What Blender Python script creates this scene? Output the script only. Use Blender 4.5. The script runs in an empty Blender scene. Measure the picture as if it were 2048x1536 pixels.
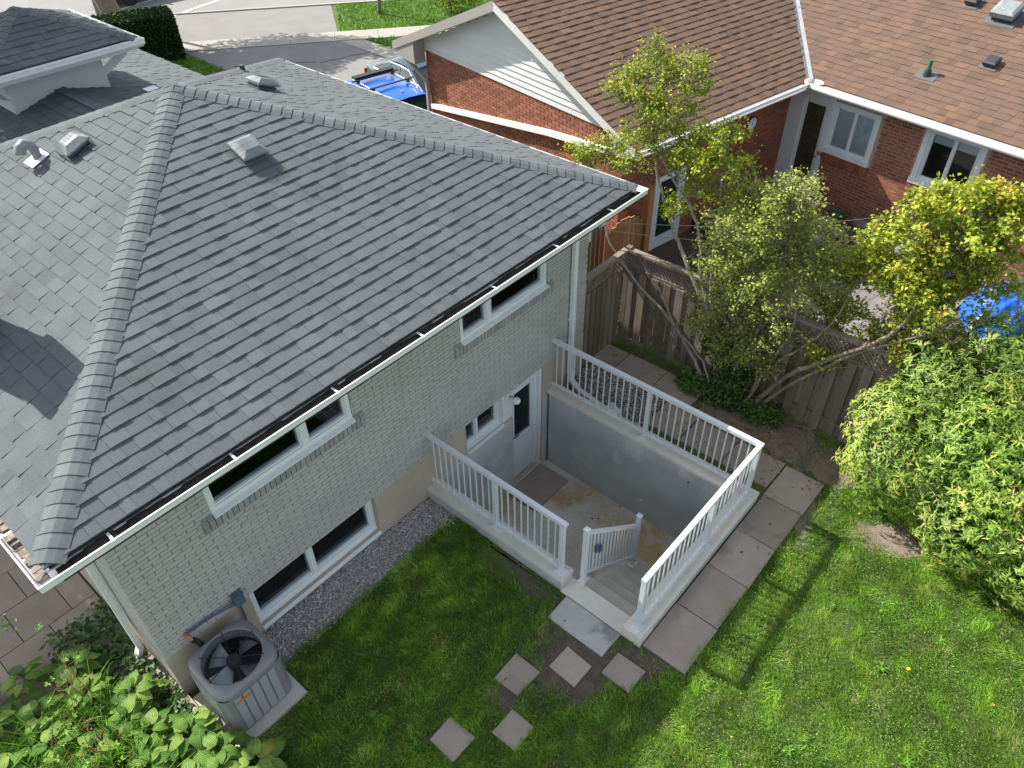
import bpy, math, random
import numpy as np
from mathutils import Vector, Matrix

random.seed(7); RNG = np.random.default_rng(7)
S = bpy.context.scene
C = bpy.context.collection

# ------------------------------------------------------------------ camera
YAW, PITCH, ROLL, FPX = math.radians(48.36575757), math.radians(41.41862532), math.radians(-1.09955986), 1534.7073
CAM = Vector((0, 0, 8.55))
cy, sy, cp, sp = math.cos(YAW), math.sin(YAW), math.cos(PITCH), math.sin(PITCH)
fwd = Vector((sy*cp, cy*cp, -sp)); rt0 = Vector((cy, -sy, 0)); up0 = rt0.cross(fwd)
rt = math.cos(ROLL)*rt0 + math.sin(ROLL)*up0
upv = -math.sin(ROLL)*rt0 + math.cos(ROLL)*up0
cam = bpy.data.cameras.new('camera'); camo = bpy.data.objects.new('camera', cam); C.objects.link(camo)
camo.matrix_world = Matrix(((rt.x, upv.x, -fwd.x, CAM.x), (rt.y, upv.y, -fwd.y, CAM.y), (rt.z, upv.z, -fwd.z, CAM.z), (0, 0, 0, 1)))
cam.sensor_width = 36; cam.lens = 36*FPX/2048; cam.clip_start = .1; cam.clip_end = 2000
S.camera = camo

# ------------------------------------------------------------------ world, sun, exposure
W = bpy.data.worlds.new('World'); S.world = W; W.use_nodes = True
nt = W.node_tree; nt.nodes.clear()
sky = nt.nodes.new('ShaderNodeTexSky'); sky.sky_type = 'NISHITA'; sky.sun_disc = False
SUND = Vector((.20, -1.12, -1)).normalized()
sky.sun_elevation = math.asin(-SUND.z); sky.sun_rotation = math.atan2(-SUND.x, -SUND.y)
sky.air_density = 1.0; sky.dust_density = 1.2; sky.ozone_density = 1.0
bg = nt.nodes.new('ShaderNodeBackground'); bg.inputs['Strength'].default_value = .14
wo = nt.nodes.new('ShaderNodeOutputWorld')
hz = nt.nodes.new('ShaderNodeHueSaturation'); hz.inputs['Saturation'].default_value = .42; nt.links.new(sky.outputs[0], hz.inputs['Color']); nt.links.new(hz.outputs[0], bg.inputs[0]); nt.links.new(bg.outputs[0], wo.inputs[0])
sun = bpy.data.lights.new('sun', 'SUN'); sun.energy = 4.8; sun.angle = math.radians(.53); sun.color = (1, .95, .87)
suno = bpy.data.objects.new('sun', sun); C.objects.link(suno)
suno.rotation_euler = SUND.to_track_quat('-Z', 'Y').to_euler(); suno.location = (0, 0, 40)
S.view_settings.view_transform = 'Standard'; S.view_settings.look = 'None'
S.view_settings.exposure = 0.98; S.view_settings.gamma = 1; S.view_settings.use_curve_mapping = False

# ------------------------------------------------------------------ helpers
WLOC = {}
def wl(o): return WLOC.get(o.name, Vector((0, 0, 0))) if o else Vector((0, 0, 0))
def proj(p):
    v = Vector(p) - CAM; d = v.dot(fwd)
    if d < .1: return None
    return 1024 + FPX*v.dot(rt)/d, 768 - FPX*v.dot(upv)/d, d
def area_key(p):
    q = proj(p)
    if q is None or q[0] < -60 or q[0] > 2108 or q[1] < -60 or q[1] > 1596: return 1e9
    return q[2]

class MB:
    def __init__(s): s.v = []; s.f = []; s.t = []
    def poly(s, pts, tint=.5):
        n = len(s.v); s.v += [tuple(p) for p in pts]; s.t += [tint]*len(pts); s.f.append(tuple(range(n, n+len(pts))))
    def add(s, verts, faces, tint=.5):
        n = len(s.v); s.v += [tuple(p) for p in verts]; s.t += [tint]*len(verts)
        s.f += [tuple(i+n for i in f) for f in faces]
    def fbox(s, F, u0, u1, v0, v1, n0, n1, tint=.5, bev=0):
        P = [F(u, v, n) for n in (n0, n1) for v in (v0, v1) for u in (u0, u1)]
        fs = [(0,2,3,1),(4,5,7,6),(0,1,5,4),(2,6,7,3),(0,4,6,2),(1,3,7,5)]
        if F.flip: fs = [f[::-1] for f in fs]
        s.add(P, fs, tint)
    def box(s, x0, x1, y0, y1, z0, z1, tint=.5): s.fbox(FW, x0, x1, y0, y1, z0, z1, tint)
    def obox(s, c, ax, ay, az, tint=.5):
        c, ax, ay, az = map(Vector, (c, ax, ay, az))
        P = [c+sx*ax+sy_*ay+sz*az for sz in (-1, 1) for sy_ in (-1, 1) for sx in (-1, 1)]
        fs = [(0,2,3,1),(4,5,7,6),(0,1,5,4),(2,6,7,3),(0,4,6,2),(1,3,7,5)]
        if ax.cross(ay).dot(az) < 0: fs = [f[::-1] for f in fs]
        s.add(P, fs, tint)
    def tube(s, pts, rad, n=6, tint=.5, cap=True):
        pts = [Vector(p) for p in pts]
        if not hasattr(rad, '__len__'): rad = [rad]*len(pts)
        base = len(s.v); prev = None
        for i, p in enumerate(pts):
            d = (pts[min(i+1, len(pts)-1)]-pts[max(i-1, 0)]).normalized()
            if prev is None:
                a = d.cross(Vector((0, 0, 1)) if abs(d.z) < .9 else Vector((1, 0, 0))).normalized()
            else: a = (prev - d*prev.dot(d)).normalized()
            prev = a; b = d.cross(a)
            for k in range(n):
                th = 2*math.pi*k/n; s.v.append(tuple(p + rad[i]*(math.cos(th)*a+math.sin(th)*b))); s.t.append(tint)
        for i in range(len(pts)-1):
            for k in range(n):
                k2 = (k+1) % n
                s.f.append((base+i*n+k, base+i*n+k2, base+(i+1)*n+k2, base+(i+1)*n+k))
        if cap:
            s.f.append(tuple(base+k for k in range(n))[::-1]); s.f.append(tuple(base+(len(pts)-1)*n+k for k in range(n)))
    def lathe(s, c, prof, n=24, tint=.5, axis=None):
        c = Vector(c); az = Vector(axis).normalized() if axis else Vector((0, 0, 1))
        ax = az.orthogonal().normalized(); ay = az.cross(ax); base = len(s.v)
        for r, z in prof:
            for k in range(n):
                th = 2*math.pi*k/n; s.v.append(tuple(c+az*z+r*(math.cos(th)*ax+math.sin(th)*ay))); s.t.append(tint)
        for i in range(len(prof)-1):
            for k in range(n):
                k2 = (k+1) % n; s.f.append((base+i*n+k, base+i*n+k2, base+(i+1)*n+k2, base+(i+1)*n+k))
    def ball(s, c, r, n=8, m=5, tint=.5, sq=(1, 1, 1)):
        c = Vector(c); base = len(s.v)
        for i in range(m+1):
            ph = math.pi*i/m
            for k in range(n):
                th = 2*math.pi*k/n
                s.v.append((c.x+r*sq[0]*math.sin(ph)*math.cos(th), c.y+r*sq[1]*math.sin(ph)*math.sin(th), c.z+r*sq[2]*math.cos(ph))); s.t.append(tint)
        for i in range(m):
            for k in range(n):
                k2 = (k+1) % n; s.f.append((base+i*n+k, base+(i+1)*n+k, base+(i+1)*n+k2, base+i*n+k2))
    def build(s, name, mat, parent=None, origin=None, kind=None, smooth=False):
        me = bpy.data.meshes.new(name)
        v = np.array(s.v, dtype=float)
        if origin is None:
            mn, mx = v.min(0), v.max(0); origin = Vector(((mn[0]+mx[0])/2, (mn[1]+mx[1])/2, mn[2]))
        origin = Vector(origin); v = v - np.array(origin)
        me.from_pydata([tuple(p) for p in v], [], s.f)
        at = me.attributes.new('tint', 'FLOAT', 'POINT'); at.data.foreach_set('value', np.array(s.t, dtype=np.float32))
        me.materials.append(mat)
        if smooth: me.polygons.foreach_set('use_smooth', [True]*len(me.polygons))
        o = bpy.data.objects.new(name, me); C.objects.link(o)
        if parent is not None: o.parent = parent
        o.location = origin - wl(parent); WLOC[o.name] = origin.copy()
        if kind: o['kind'] = kind
        return o

class Frame:
    def __init__(s, O, U, V, N):
        s.O, s.U, s.V, s.N = map(Vector, (O, U, V, N)); s.flip = s.U.cross(s.V).dot(s.N) < 0
    def __call__(s, u, v, n=0): return s.O + s.U*u + s.V*v + s.N*n
FW = Frame((0, 0, 0), (1, 0, 0), (0, 1, 0), (0, 0, 1))
TH = math.radians(-10); EX = Vector((math.cos(TH), math.sin(TH), 0)); EY = Vector((-math.sin(TH), math.cos(TH), 0))
def L(x, y, z=0): return EX*x + EY*y + Vector((0, 0, z))
FN = Frame((0, 0, 0), EX, EY, (0, 0, 1))

def np_mesh(name, verts, faces, tint, mat, parent=None, kind='stuff', origin=(0, 0, 0)):
    me = bpy.data.meshes.new(name); n = len(verts); m, k = faces.shape
    origin = Vector(origin)
    verts = np.asarray(verts, dtype=np.float32) - np.array(origin, dtype=np.float32)
    me.vertices.add(n); me.vertices.foreach_set('co', verts.ravel())
    me.loops.add(m*k); me.loops.foreach_set('vertex_index', faces.astype(np.int32).ravel())
    me.polygons.add(m); me.polygons.foreach_set('loop_start', np.arange(0, m*k, k, dtype=np.int32))
    try: me.polygons.foreach_set('loop_total', np.full(m, k, dtype=np.int32))
    except Exception: pass
    me.update(calc_edges=True)
    at = me.attributes.new('tint', 'FLOAT', 'POINT'); at.data.foreach_set('value', np.asarray(tint, dtype=np.float32))
    me.materials.append(mat)
    o = bpy.data.objects.new(name, me); C.objects.link(o)
    if parent is not None: o.parent = parent
    o.location = origin - wl(parent); WLOC[o.name] = origin
    if kind: o['kind'] = kind
    return o

def tag(o, label, cat, group=None):
    o['label'] = label; o['category'] = cat
    if group: o['group'] = group
    return o
def thing(name, label, cat, loc=(0, 0, 0), group=None):
    o = bpy.data.objects.new(name, None); C.objects.link(o); o.location = loc; o.empty_display_size = .2
    WLOC[o.name] = Vector(loc); return tag(o, label, cat, group)
def copy_tree(root, dloc, rotz=0, parent=None):
    c = root.copy(); C.objects.link(c)
    if parent is None:
        c.location = dloc; c.rotation_euler = (0, 0, rotz); WLOC[c.name] = Vector(dloc)
    else: c.parent = parent
    for ch in list(root.children): copy_tree(ch, None, 0, c)
    return c

def pieces(specs, name, mat, parent, cap=300, joined=None):
    """specs: (verts, faces, tint); the `cap` largest in view become objects, the rest one part"""
    def cen(sp):
        n = len(sp[0]); return (sum(p[0] for p in sp[0])/n, sum(p[1] for p in sp[0])/n, sum(p[2] for p in sp[0])/n)
    cs = [(area_key(cen(sp)), i) for i, sp in enumerate(specs)]; cs.sort()
    rest = MB()
    for r, (k, i) in enumerate(cs):
        v, f, t = specs[i]
        if r < cap and k < 1e8:
            m = MB(); m.add(v, f, t); m.build(name, mat, parent, origin=cen(specs[i]))
        else: rest.add(v, f, t)
    if rest.v: rest.build(joined or name+'_field', mat, parent, kind='stuff')

# ------------------------------------------------------------------ materials
def nodes(name):
    m = bpy.data.materials.new(name); m.use_nodes = True; t = m.node_tree
    return m, t, t.nodes['Principled BSDF'], t.nodes['Material Output']
def mat(name, c1, c2=None, rough=.8, scale=4, detail=6, tint=0, fine=0, fscale=120, bump=0, bscale=60, metal=0, spec=.4, stretch=None, c3=None, s3=1.2, m3=.5, tintcol=None):
    m, t, b, out = nodes(name); N, K = t.nodes, t.links
    geo = N.new('ShaderNodeNewGeometry'); pos = geo.outputs['Position']
    if stretch:
        mp = N.new('ShaderNodeMapping'); mp.inputs['Scale'].default_value = stretch; K.new(pos, mp.inputs[0]); pos = mp.outputs[0]
    def noise(sc, dt=6, ro=.6):
        n = N.new('ShaderNodeTexNoise'); n.inputs['Scale'].default_value = sc; n.inputs['Detail'].default_value = dt; n.inputs['Roughness'].default_value = ro
        K.new(pos, n.inputs['Vector']); return n.outputs['Fac']
    def ramp(src, a, b_):
        r = N.new('ShaderNodeMapRange'); r.inputs[1].default_value = a; r.inputs[2].default_value = b_; K.new(src, r.inputs[0]); return r.outputs[0]
    def mix(fac, a, b_):
        x = N.new('ShaderNodeMix'); x.data_type = 'RGBA'
        if isinstance(fac, (int, float)): x.inputs[0].default_value = fac
        else: K.new(fac, x.inputs[0])
        for i, q in ((6, a), (7, b_)):
            if isinstance(q, tuple): x.inputs[i].default_value = (*q, 1)
            else: K.new(q, x.inputs[i])
        return x.outputs[2]
    col = tuple(c1)
    if c2: col = mix(ramp(noise(scale, detail), .35, .65), tuple(c1), tuple(c2))
    if c3: col = mix(ramp(noise(s3, 5, .65), m3, m3+.12), col, tuple(c3))
    if tint or tintcol:
        a = N.new('ShaderNodeAttribute'); a.attribute_name = 'tint'
        if tintcol:
            r = N.new('ShaderNodeValToRGB'); el = r.color_ramp.elements
            while len(el) < len(tintcol): el.new(.5)
            for e, (p, c) in zip(el, tintcol): e.position = p; e.color = (*c, 1)
            K.new(a.outputs['Fac'], r.inputs[0])
            mm = N.new('ShaderNodeMix'); mm.data_type = 'RGBA'; mm.blend_type = 'MULTIPLY'; mm.inputs[0].default_value = 1
            if isinstance(col, tuple): mm.inputs[6].default_value = (*col, 1)
            else: K.new(col, mm.inputs[6])
            K.new(r.outputs[0], mm.inputs[7]); col = mm.outputs[2]
        if tint:
            mr = N.new('ShaderNodeMapRange'); mr.inputs[3].default_value = 1-tint; mr.inputs[4].default_value = 1+tint; K.new(a.outputs['Fac'], mr.inputs[0])
            hs = N.new('ShaderNodeHueSaturation'); K.new(mr.outputs[0], hs.inputs['Value'])
            if isinstance(col, tuple): hs.inputs['Color'].default_value = (*col, 1)
            else: K.new(col, hs.inputs['Color'])
            col = hs.outputs[0]
    if fine:
        f = noise(fscale, 3, .7); mr = N.new('ShaderNodeMapRange'); mr.inputs[1].default_value = .3; mr.inputs[2].default_value = .7
        mr.inputs[3].default_value = 1-fine; mr.inputs[4].default_value = 1+fine; K.new(f, mr.inputs[0])
        hs = N.new('ShaderNodeHueSaturation'); K.new(mr.outputs[0], hs.inputs['Value'])
        if isinstance(col, tuple): hs.inputs['Color'].default_value = (*col, 1)
        else: K.new(col, hs.inputs['Color'])
        col = hs.outputs[0]
    if isinstance(col, tuple): b.inputs['Base Color'].default_value = (*col, 1)
    else: K.new(col, b.inputs['Base Color'])
    if bump:
        bn = N.new('ShaderNodeBump'); bn.inputs['Strength'].default_value = bump; bn.inputs['Distance'].default_value = .01
        K.new(noise(bscale, 5, .65), bn.inputs['Height']); K.new(bn.outputs[0], b.inputs['Normal'])
    b.inputs['Roughness'].default_value = rough; b.inputs['Metallic'].default_value = metal; b.inputs['Specular IOR Level'].default_value = spec
    return m
def leafmat(name, ramp, trans=.35, rough=.5, scale=1.5, var=.3, spec=.3, ribs=False):
    m, t, b, out = nodes(name); N, K = t.nodes, t.links
    a = N.new('ShaderNodeAttribute'); a.attribute_name = 'tint'
    r = N.new('ShaderNodeValToRGB'); el = r.color_ramp.elements
    while len(el) < len(ramp): el.new(.5)
    for e, (p, c) in zip(el, ramp): e.position = p; e.color = (*c, 1)
    K.new(a.outputs['Fac'], r.inputs[0])
    geo = N.new('ShaderNodeNewGeometry'); n = N.new('ShaderNodeTexNoise'); n.inputs['Scale'].default_value = scale; n.inputs['Detail'].default_value = 4
    K.new(geo.outputs['Position'], n.inputs['Vector'])
    mr = N.new('ShaderNodeMapRange'); mr.inputs[1].default_value = .3; mr.inputs[2].default_value = .7; mr.inputs[3].default_value = 1-var; mr.inputs[4].default_value = 1+var
    K.new(n.outputs['Fac'], mr.inputs[0]); hs = N.new('ShaderNodeHueSaturation'); K.new(mr.outputs[0], hs.inputs['Value']); K.new(r.outputs[0], hs.inputs['Color'])
    K.new(hs.outputs[0], b.inputs['Base Color']); b.inputs['Roughness'].default_value = rough; b.inputs['Specular IOR Level'].default_value = spec
    tr = N.new('ShaderNodeBsdfTranslucent'); h2 = N.new('ShaderNodeHueSaturation'); h2.inputs['Saturation'].default_value = 1.15; h2.inputs['Value'].default_value = 1.3
    K.new(hs.outputs[0], h2.inputs['Color']); K.new(h2.outputs[0], tr.inputs['Color'])
    ms = N.new('ShaderNodeMixShader'); ms.inputs[0].default_value = trans
    K.new(b.outputs[0], ms.inputs[1]); K.new(tr.outputs[0], ms.inputs[2]); K.new(ms.outputs[0], out.inputs[0])
    return m
def glassmat(name, col=(.02, .025, .025), tr=.35):
    m, t, b, out = nodes(name); N, K = t.nodes, t.links
    gl = N.new('ShaderNodeBsdfGlossy'); gl.inputs['Roughness'].default_value = .03; gl.inputs['Color'].default_value = (.85, .9, .95, 1)
    tp = N.new('ShaderNodeBsdfTransparent'); tp.inputs['Color'].default_value = (.92, .95, .95, 1)
    fr = N.new('ShaderNodeFresnel'); fr.inputs['IOR'].default_value = 1.6
    ms = N.new('ShaderNodeMixShader'); K.new(fr.outputs[0], ms.inputs[0]); K.new(tp.outputs[0], ms.inputs[1]); K.new(gl.outputs[0], ms.inputs[2])
    K.new(ms.outputs[0], out.inputs[0]); return m

M = {}
M['shingle'] = mat('grey_asphalt_shingle', (.102, .113, .120), (.120, .132, .138), rough=.95, scale=1.1, tint=.10, fine=.30, fscale=150, bump=.4, bscale=300, spec=.2, c3=(.094, .103, .109), s3=.7, m3=.58)
M['cap'] = mat('grey_ridge_cap_shingle', (.112, .125, .131), (.136, .149, .154), rough=.95, scale=3, tint=.12, fine=.25, fscale=170, bump=.3, bscale=300, spec=.2)
M['underlay'] = mat('dark_roof_deck', (.02, .022, .025), rough=.95)
M['bshingle'] = mat('brown_asphalt_shingle', (.128, .084, .062), (.148, .096, .070), rough=.95, scale=3, tint=.10, fine=.22, fscale=120, bump=.3, bscale=250, spec=.2,
    tintcol=[(0, (.86, .88, .92)), (.35, (.96, .97, .98)), (.75, (1.03, 1.0, .98)), (1, (1.12, 1.04, .92))])
M['white'] = mat('white_aluminium', (.78, .79, .79), (.72, .73, .74), rough=.45, scale=8, fine=.04, fscale=30, spec=.5)
M['rail'] = mat('white_powder_coated_rail', (.64, .67, .70), rough=.4, scale=8, spec=.5)
M['vinyl'] = mat('white_vinyl_frame', (.72, .76, .76), (.66, .71, .72), rough=.4, scale=6)
M['soffit'] = mat('white_soffit', (.6, .63, .64), rough=.6)
M['debris'] = mat('gutter_debris', (.02, .016, .014), (.045, .038, .03), rough=1, scale=14)  # near black: debris and the shade inside the gutter in one colour
M['ldebris'] = mat('pale_gutter_debris', (.30, .27, .23), (.10, .08, .065), rough=1, scale=22)
M['brick'] = mat('grey_painted_brick', (.43, .425, .40), (.39, .39, .37), rough=.85, scale=.9, c3=(.355, .35, .33), s3=1.1, m3=.58, tint=.05, fine=.05, fscale=70, bump=.15, bscale=90)
M['mortar'] = mat('grey_mortar', (.20, .20, .195), (.24, .24, .23), rough=.95, scale=6)
M['sillbrick'] = mat('grey_sill_brick', (.27, .275, .28), (.31, .315, .315), rough=.85, scale=5, tint=.14, fine=.1, bump=.4)
M['found'] = mat('beige_parged_foundation', (.45, .385, .32), (.39, .335, .28), rough=.9, scale=1.6, fine=.05, fscale=60, bump=.15, bscale=30)
M['conc'] = mat('pale_concrete', (.52, .49, .43), (.43, .405, .36), rough=.9, scale=2.4, fine=.08, fscale=80, bump=.15, c3=(.27, .27, .26), s3=4, m3=.6)
M['coping'] = mat('cream_concrete_coping', (.68, .65, .57), (.58, .555, .49), rough=.9, scale=2.5, fine=.06, fscale=70, bump=.15, c3=(.45, .42, .36), s3=3, m3=.62)
M['parge'] = mat('grey_wet_parging', (.50, .515, .50), (.37, .39, .39), rough=.85, scale=1.1, detail=7, c3=(.54, .54, .51), s3=1.6, m3=.56, fine=.07, fscale=40, bump=.2, bscale=12)
M['pfloor'] = mat('stained_concrete_floor', (.64, .60, .54), (.52, .47, .40), rough=.75, scale=1.3, c3=(.46, .34, .18), s3=.8, m3=.5, fine=.12, fscale=25, bump=.1)
M['paver'] = mat('grey_patio_slab', (.345, .29, .245), (.29, .243, .205), rough=.9, scale=3, tint=.12, fine=.10, fscale=90, bump=.2, c3=(.22, .20, .175), s3=2.2, m3=.58)
M['pad'] = mat('pale_slab_with_wet_patch', (.43, .425, .41), (.38, .375, .365), rough=.8, scale=5, c3=(.22, .22, .215), s3=2.6, m3=.53, fine=.05)
M['gravelbed'] = mat('gravel_bed', (.20, .185, .18), (.30, .28, .27), rough=1, scale=60, bump=.6, bscale=60)
M['stone'] = mat('gravel_stone', (.43, .405, .395), rough=.9, tint=.55)
M['soil'] = mat('garden_soil', (.055, .08, .02), (.095, .13, .035), rough=1, scale=5, fine=.3, fscale=50, bump=.8, bscale=40, c3=(.11, .095, .055), s3=2.3, m3=.62)
M['dirt'] = mat('dry_dirt', (.17, .13, .10), (.23, .185, .15), rough=1, scale=8, fine=.25, fscale=60, bump=.8, bscale=40)
M['darksoil'] = mat('damp_soil', (.075, .06, .048), (.115, .095, .075), rough=1, scale=7, fine=.3, fscale=60, bump=.8, bscale=40)
M['asphalt'] = mat('worn_asphalt', (.185, .178, .174), (.21, .203, .196), rough=.95, scale=1.2, fine=.10, fscale=30, bump=.2)
M['road'] = mat('pale_road', (.205, .20, .195), (.23, .225, .22), rough=.95, scale=.8, fine=.08, fscale=25)
M['walk'] = mat('concrete_sidewalk', (.34, .315, .28), (.30, .28, .25), rough=.95, scale=1, fine=.06, fscale=30)
M['paint'] = mat('white_road_paint', (.75, .75, .74), (.6, .6, .59), rough=.8, scale=6)
M['joint'] = mat('dark_joint', (.09, .085, .08), rough=1)
M['rbrick'] = mat('red_brick', (.30, .112, .062), (.24, .088, .050), rough=.9, scale=4, tint=.25, fine=.12, fscale=60, bump=.4)
M['rmortar'] = mat('pinkish_mortar', (.44, .33, .26), (.36, .27, .22), rough=.95, scale=5)
M['siding'] = mat('white_siding', (.60, .61, .61), (.55, .555, .55), rough=.55, scale=1.5, tint=.04)
M['ntrim'] = mat('pale_grey_trim', (.62, .62, .60), (.55, .55, .54), rough=.6, scale=2)
M['ntaupe'] = mat('taupe_fascia', (.33, .305, .29), (.29, .27, .255), rough=.6, scale=2)
M['nwhite'] = mat('bright_white_gutter', (.82, .82, .80), rough=.4)
M['flash'] = mat('grey_metal_flashing', (.30, .31, .32), (.24, .25, .26), rough=.45, scale=4, metal=.3)
M['vent'] = mat('galvanised_vent', (.24, .255, .265), (.18, .195, .205), rough=.55, scale=9, metal=0)
M['ventdark'] = mat('dark_vent_louvre', (.03, .035, .04), rough=.6)
M['ventblack'] = mat('black_plastic_vent', (.035, .037, .04), rough=.5)
M['wood'] = mat('weathered_fence_wood', (.15, .118, .092), (.21, .172, .138), rough=.9, scale=3, tint=.30, fine=.18, fscale=30, stretch=(8, 8, .7), bump=.3, bscale=30)
M['woodnew'] = mat('orange_cedar_wood', (.42, .22, .085), (.34, .17, .065), rough=.8, scale=3, tint=.15, stretch=(6, 6, .7))
M['deck'] = mat('brown_deck_boards', (.19, .105, .06), (.15, .085, .05), rough=.8, scale=3, tint=.25)
M['bark'] = mat('grey_brown_bark', (.26, .21, .155), (.17, .135, .10), rough=.95, scale=12, fine=.2, bump=.8, bscale=50, stretch=(3, 3, 1))
M['twig'] = mat('pale_grey_twig', (.34, .31, .28), (.22, .19, .165), rough=.9, scale=10)
M['acbody'] = mat('taupe_grey_metal', (.215, .215, .225), (.20, .20, .205), rough=.42, scale=3, spec=.5)
M['acpanel'] = mat('grey_louvre_panel', (.30, .31, .335), rough=.5)
M['acdark'] = mat('black_fan_well', (.008, .009, .011), rough=.6)
M['acblade'] = mat('galvanised_fan_blade', (.40, .44, .50), rough=.3, metal=.6)
M['wire'] = mat('black_wire_grille', (.02, .021, .024), rough=.5)
M['flashdark'] = mat('dark_flashing_plate', (.10, .105, .11), rough=.6)
M['elbox'] = mat('blue_grey_junction_box', (.085, .11, .17), rough=.5)
M['label'] = mat('orange_label', (.5, .17, .05), rough=.6)
M['copper'] = mat('copper_fitting', (.4, .15, .1), rough=.4)
M['curtain'] = mat('white_curtain', (.85, .88, .90), (.78, .82, .85), rough=.9, scale=3)
M['room'] = mat('dark_room', (.05, .046, .042), (.11, .10, .09), rough=.9, scale=3)
M['brownroom'] = mat('brown_curtain', (.13, .075, .05), (.09, .055, .04), rough=.9, scale=8)
M['doorglass'] = mat('etched_dark_door_glass', (.045, .045, .022), (.075, .073, .045), rough=.25, scale=5, c3=(.025, .025, .015), s3=12, m3=.55)
M['glass'] = glassmat('window_glass')
M['door'] = mat('white_painted_door', (.68, .73, .76), (.64, .69, .72), rough=.45, scale=2)
M['tarp'] = mat('blue_tarpaulin', (.014, .10, .48), (.02, .13, .56), rough=.4, scale=5, spec=.5)
M['bluecar'] = mat('bright_blue_car_paint', (.008, .11, .72), rough=.22, spec=.6)
M['greycar'] = mat('slate_car_paint', (.05, .085, .105), rough=.2, spec=.7, metal=.3)
M['cglass'] = mat('dark_car_glass', (.012, .03, .03), rough=.06, spec=.8)
M['cglass2'] = mat('teal_car_glass', (.08, .2, .21), rough=.08, spec=.8)
M['chrome'] = mat('chrome_trim', (.75, .76, .77), rough=.2, metal=.8)
M['rubber'] = mat('black_rubber', (.015, .015, .016), rough=.6)
M['red'] = mat('red_lamp', (.35, .02, .02), rough=.3)
M['clockface'] = mat('white_clock_face', (.7, .72, .74), rough=.5)
M['black'] = mat('black_plastic', (.015, .015, .017), rough=.5)
M['green'] = mat('green_plastic', (.02, .16, .09), rough=.4)
M['hip'] = mat('red_rose_hip', (.42, .035, .02), rough=.35)
M['interlock'] = mat('mauve_patio_stone', (.21, .19, .185), (.18, .165, .16), rough=.9, scale=3, tint=.08)
G1 = (.028, .085, .012); G2 = (.07, .16, .022); G3 = (.14, .21, .035)
M['grass'] = leafmat('lawn_grass_blades', [(0, (.04, .10, .012)), (.45, (.135, .28, .022)), (.8, (.28, .46, .05)), (1, (.42, .42, .14))], trans=.35, rough=.5, scale=2.6, var=.45)
M['clover'] = leafmat('clover_leaves', [(0, (.06, .19, .018)), (1, (.20, .40, .05))], trans=.3, scale=1.2, var=.25)
M['lilacA'] = leafmat('yellow_green_lilac_leaves', [(0, (.08, .15, .015)), (.5, (.22, .31, .025)), (.8, (.42, .42, .03)), (1, (.28, .18, .05))], trans=.3)
M['lilacB'] = leafmat('olive_lilac_leaves', [(0, (.10, .15, .035)), (.5, (.25, .32, .07)), (.8, (.42, .46, .08)), (1, (.38, .26, .13))], trans=.3)
M['lilacC'] = leafmat('yellow_lilac_leaves', [(0, (.09, .15, .02)), (.45, (.24, .33, .04)), (.82, (.48, .46, .05)), (1, (.42, .26, .06))], trans=.3)
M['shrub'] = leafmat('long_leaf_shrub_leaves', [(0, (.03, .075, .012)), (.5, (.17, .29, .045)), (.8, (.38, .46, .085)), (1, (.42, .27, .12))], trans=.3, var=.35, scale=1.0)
M['ivy'] = leafmat('dark_ivy_leaves', [(0, (.03, .08, .016)), (.8, (.09, .19, .035)), (1, (.25, .15, .04))], trans=.2)
M['hedge'] = leafmat('dark_hedge_leaves', [(0, (.012, .03, .008)), (1, (.035, .065, .018))], trans=.15)
M['dead'] = leafmat('fallen_leaves', [(0, (.16, .07, .03)), (.5, (.22, .13, .05)), (1, (.30, .26, .05))], trans=.1)
M['brightgrass'] = leafmat('boulevard_grass_blades', [(0, (.05, .14, .01)), (1, (.14, .27, .02))], trans=.3)
M['brightturf'] = mat('boulevard_turf', (.055, .12, .012), (.085, .17, .018), rough=1, scale=3, fine=.3, fscale=15, bump=.5)

def hostamat():
    m, t, b, out = nodes('ribbed_hosta_leaf'); N, K = t.nodes, t.links
    a = N.new('ShaderNodeAttribute'); a.attribute_name = 'tint'
    oi = N.new('ShaderNodeObjectInfo')
    r = N.new('ShaderNodeValToRGB'); el = r.color_ramp.elements; el.new(.5); el.new(.9)
    for e, (p, c) in zip(el, [(0, (.11, .26, .04)), (.5, (.24, .44, .07)), (.97, (.38, .56, .12)), (1, (.48, .42, .08))]): e.position = p; e.color = (*c, 1)
    K.new(oi.outputs['Random'], r.inputs[0])
    ma = N.new('ShaderNodeMath'); ma.operation = 'SINE'; mu = N.new('ShaderNodeMath'); mu.operation = 'MULTIPLY'; mu.inputs[1].default_value = 28
    K.new(a.outputs['Fac'], mu.inputs[0]); K.new(mu.outputs[0], ma.inputs[0])
    bn = N.new('ShaderNodeBump'); bn.inputs['Strength'].default_value = .9; bn.inputs['Distance'].default_value = .006; K.new(ma.outputs[0], bn.inputs['Height'])
    K.new(bn.outputs[0], b.inputs['Normal'])
    mr = N.new('ShaderNodeMapRange'); mr.inputs[1].default_value = -1; mr.inputs[3].default_value = .62; mr.inputs[4].default_value = 1.12; K.new(ma.outputs[0], mr.inputs[0]); hs = N.new('ShaderNodeHueSaturation'); K.new(mr.outputs[0], hs.inputs['Value']); K.new(r.outputs[0], hs.inputs['Color']); K.new(hs.outputs[0], b.inputs['Base Color'])
    b.inputs['Roughness'].default_value = .42; b.inputs['Specular IOR Level'].default_value = .45
    tr = N.new('ShaderNodeBsdfTranslucent'); K.new(r.outputs[0], tr.inputs['Color']); ms = N.new('ShaderNodeMixShader'); ms.inputs[0].default_value = .25
    K.new(b.outputs[0], ms.inputs[1]); K.new(tr.outputs[0], ms.inputs[2]); K.new(ms.outputs[0], out.inputs[0]); return m
M['hosta'] = hostamat()
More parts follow.
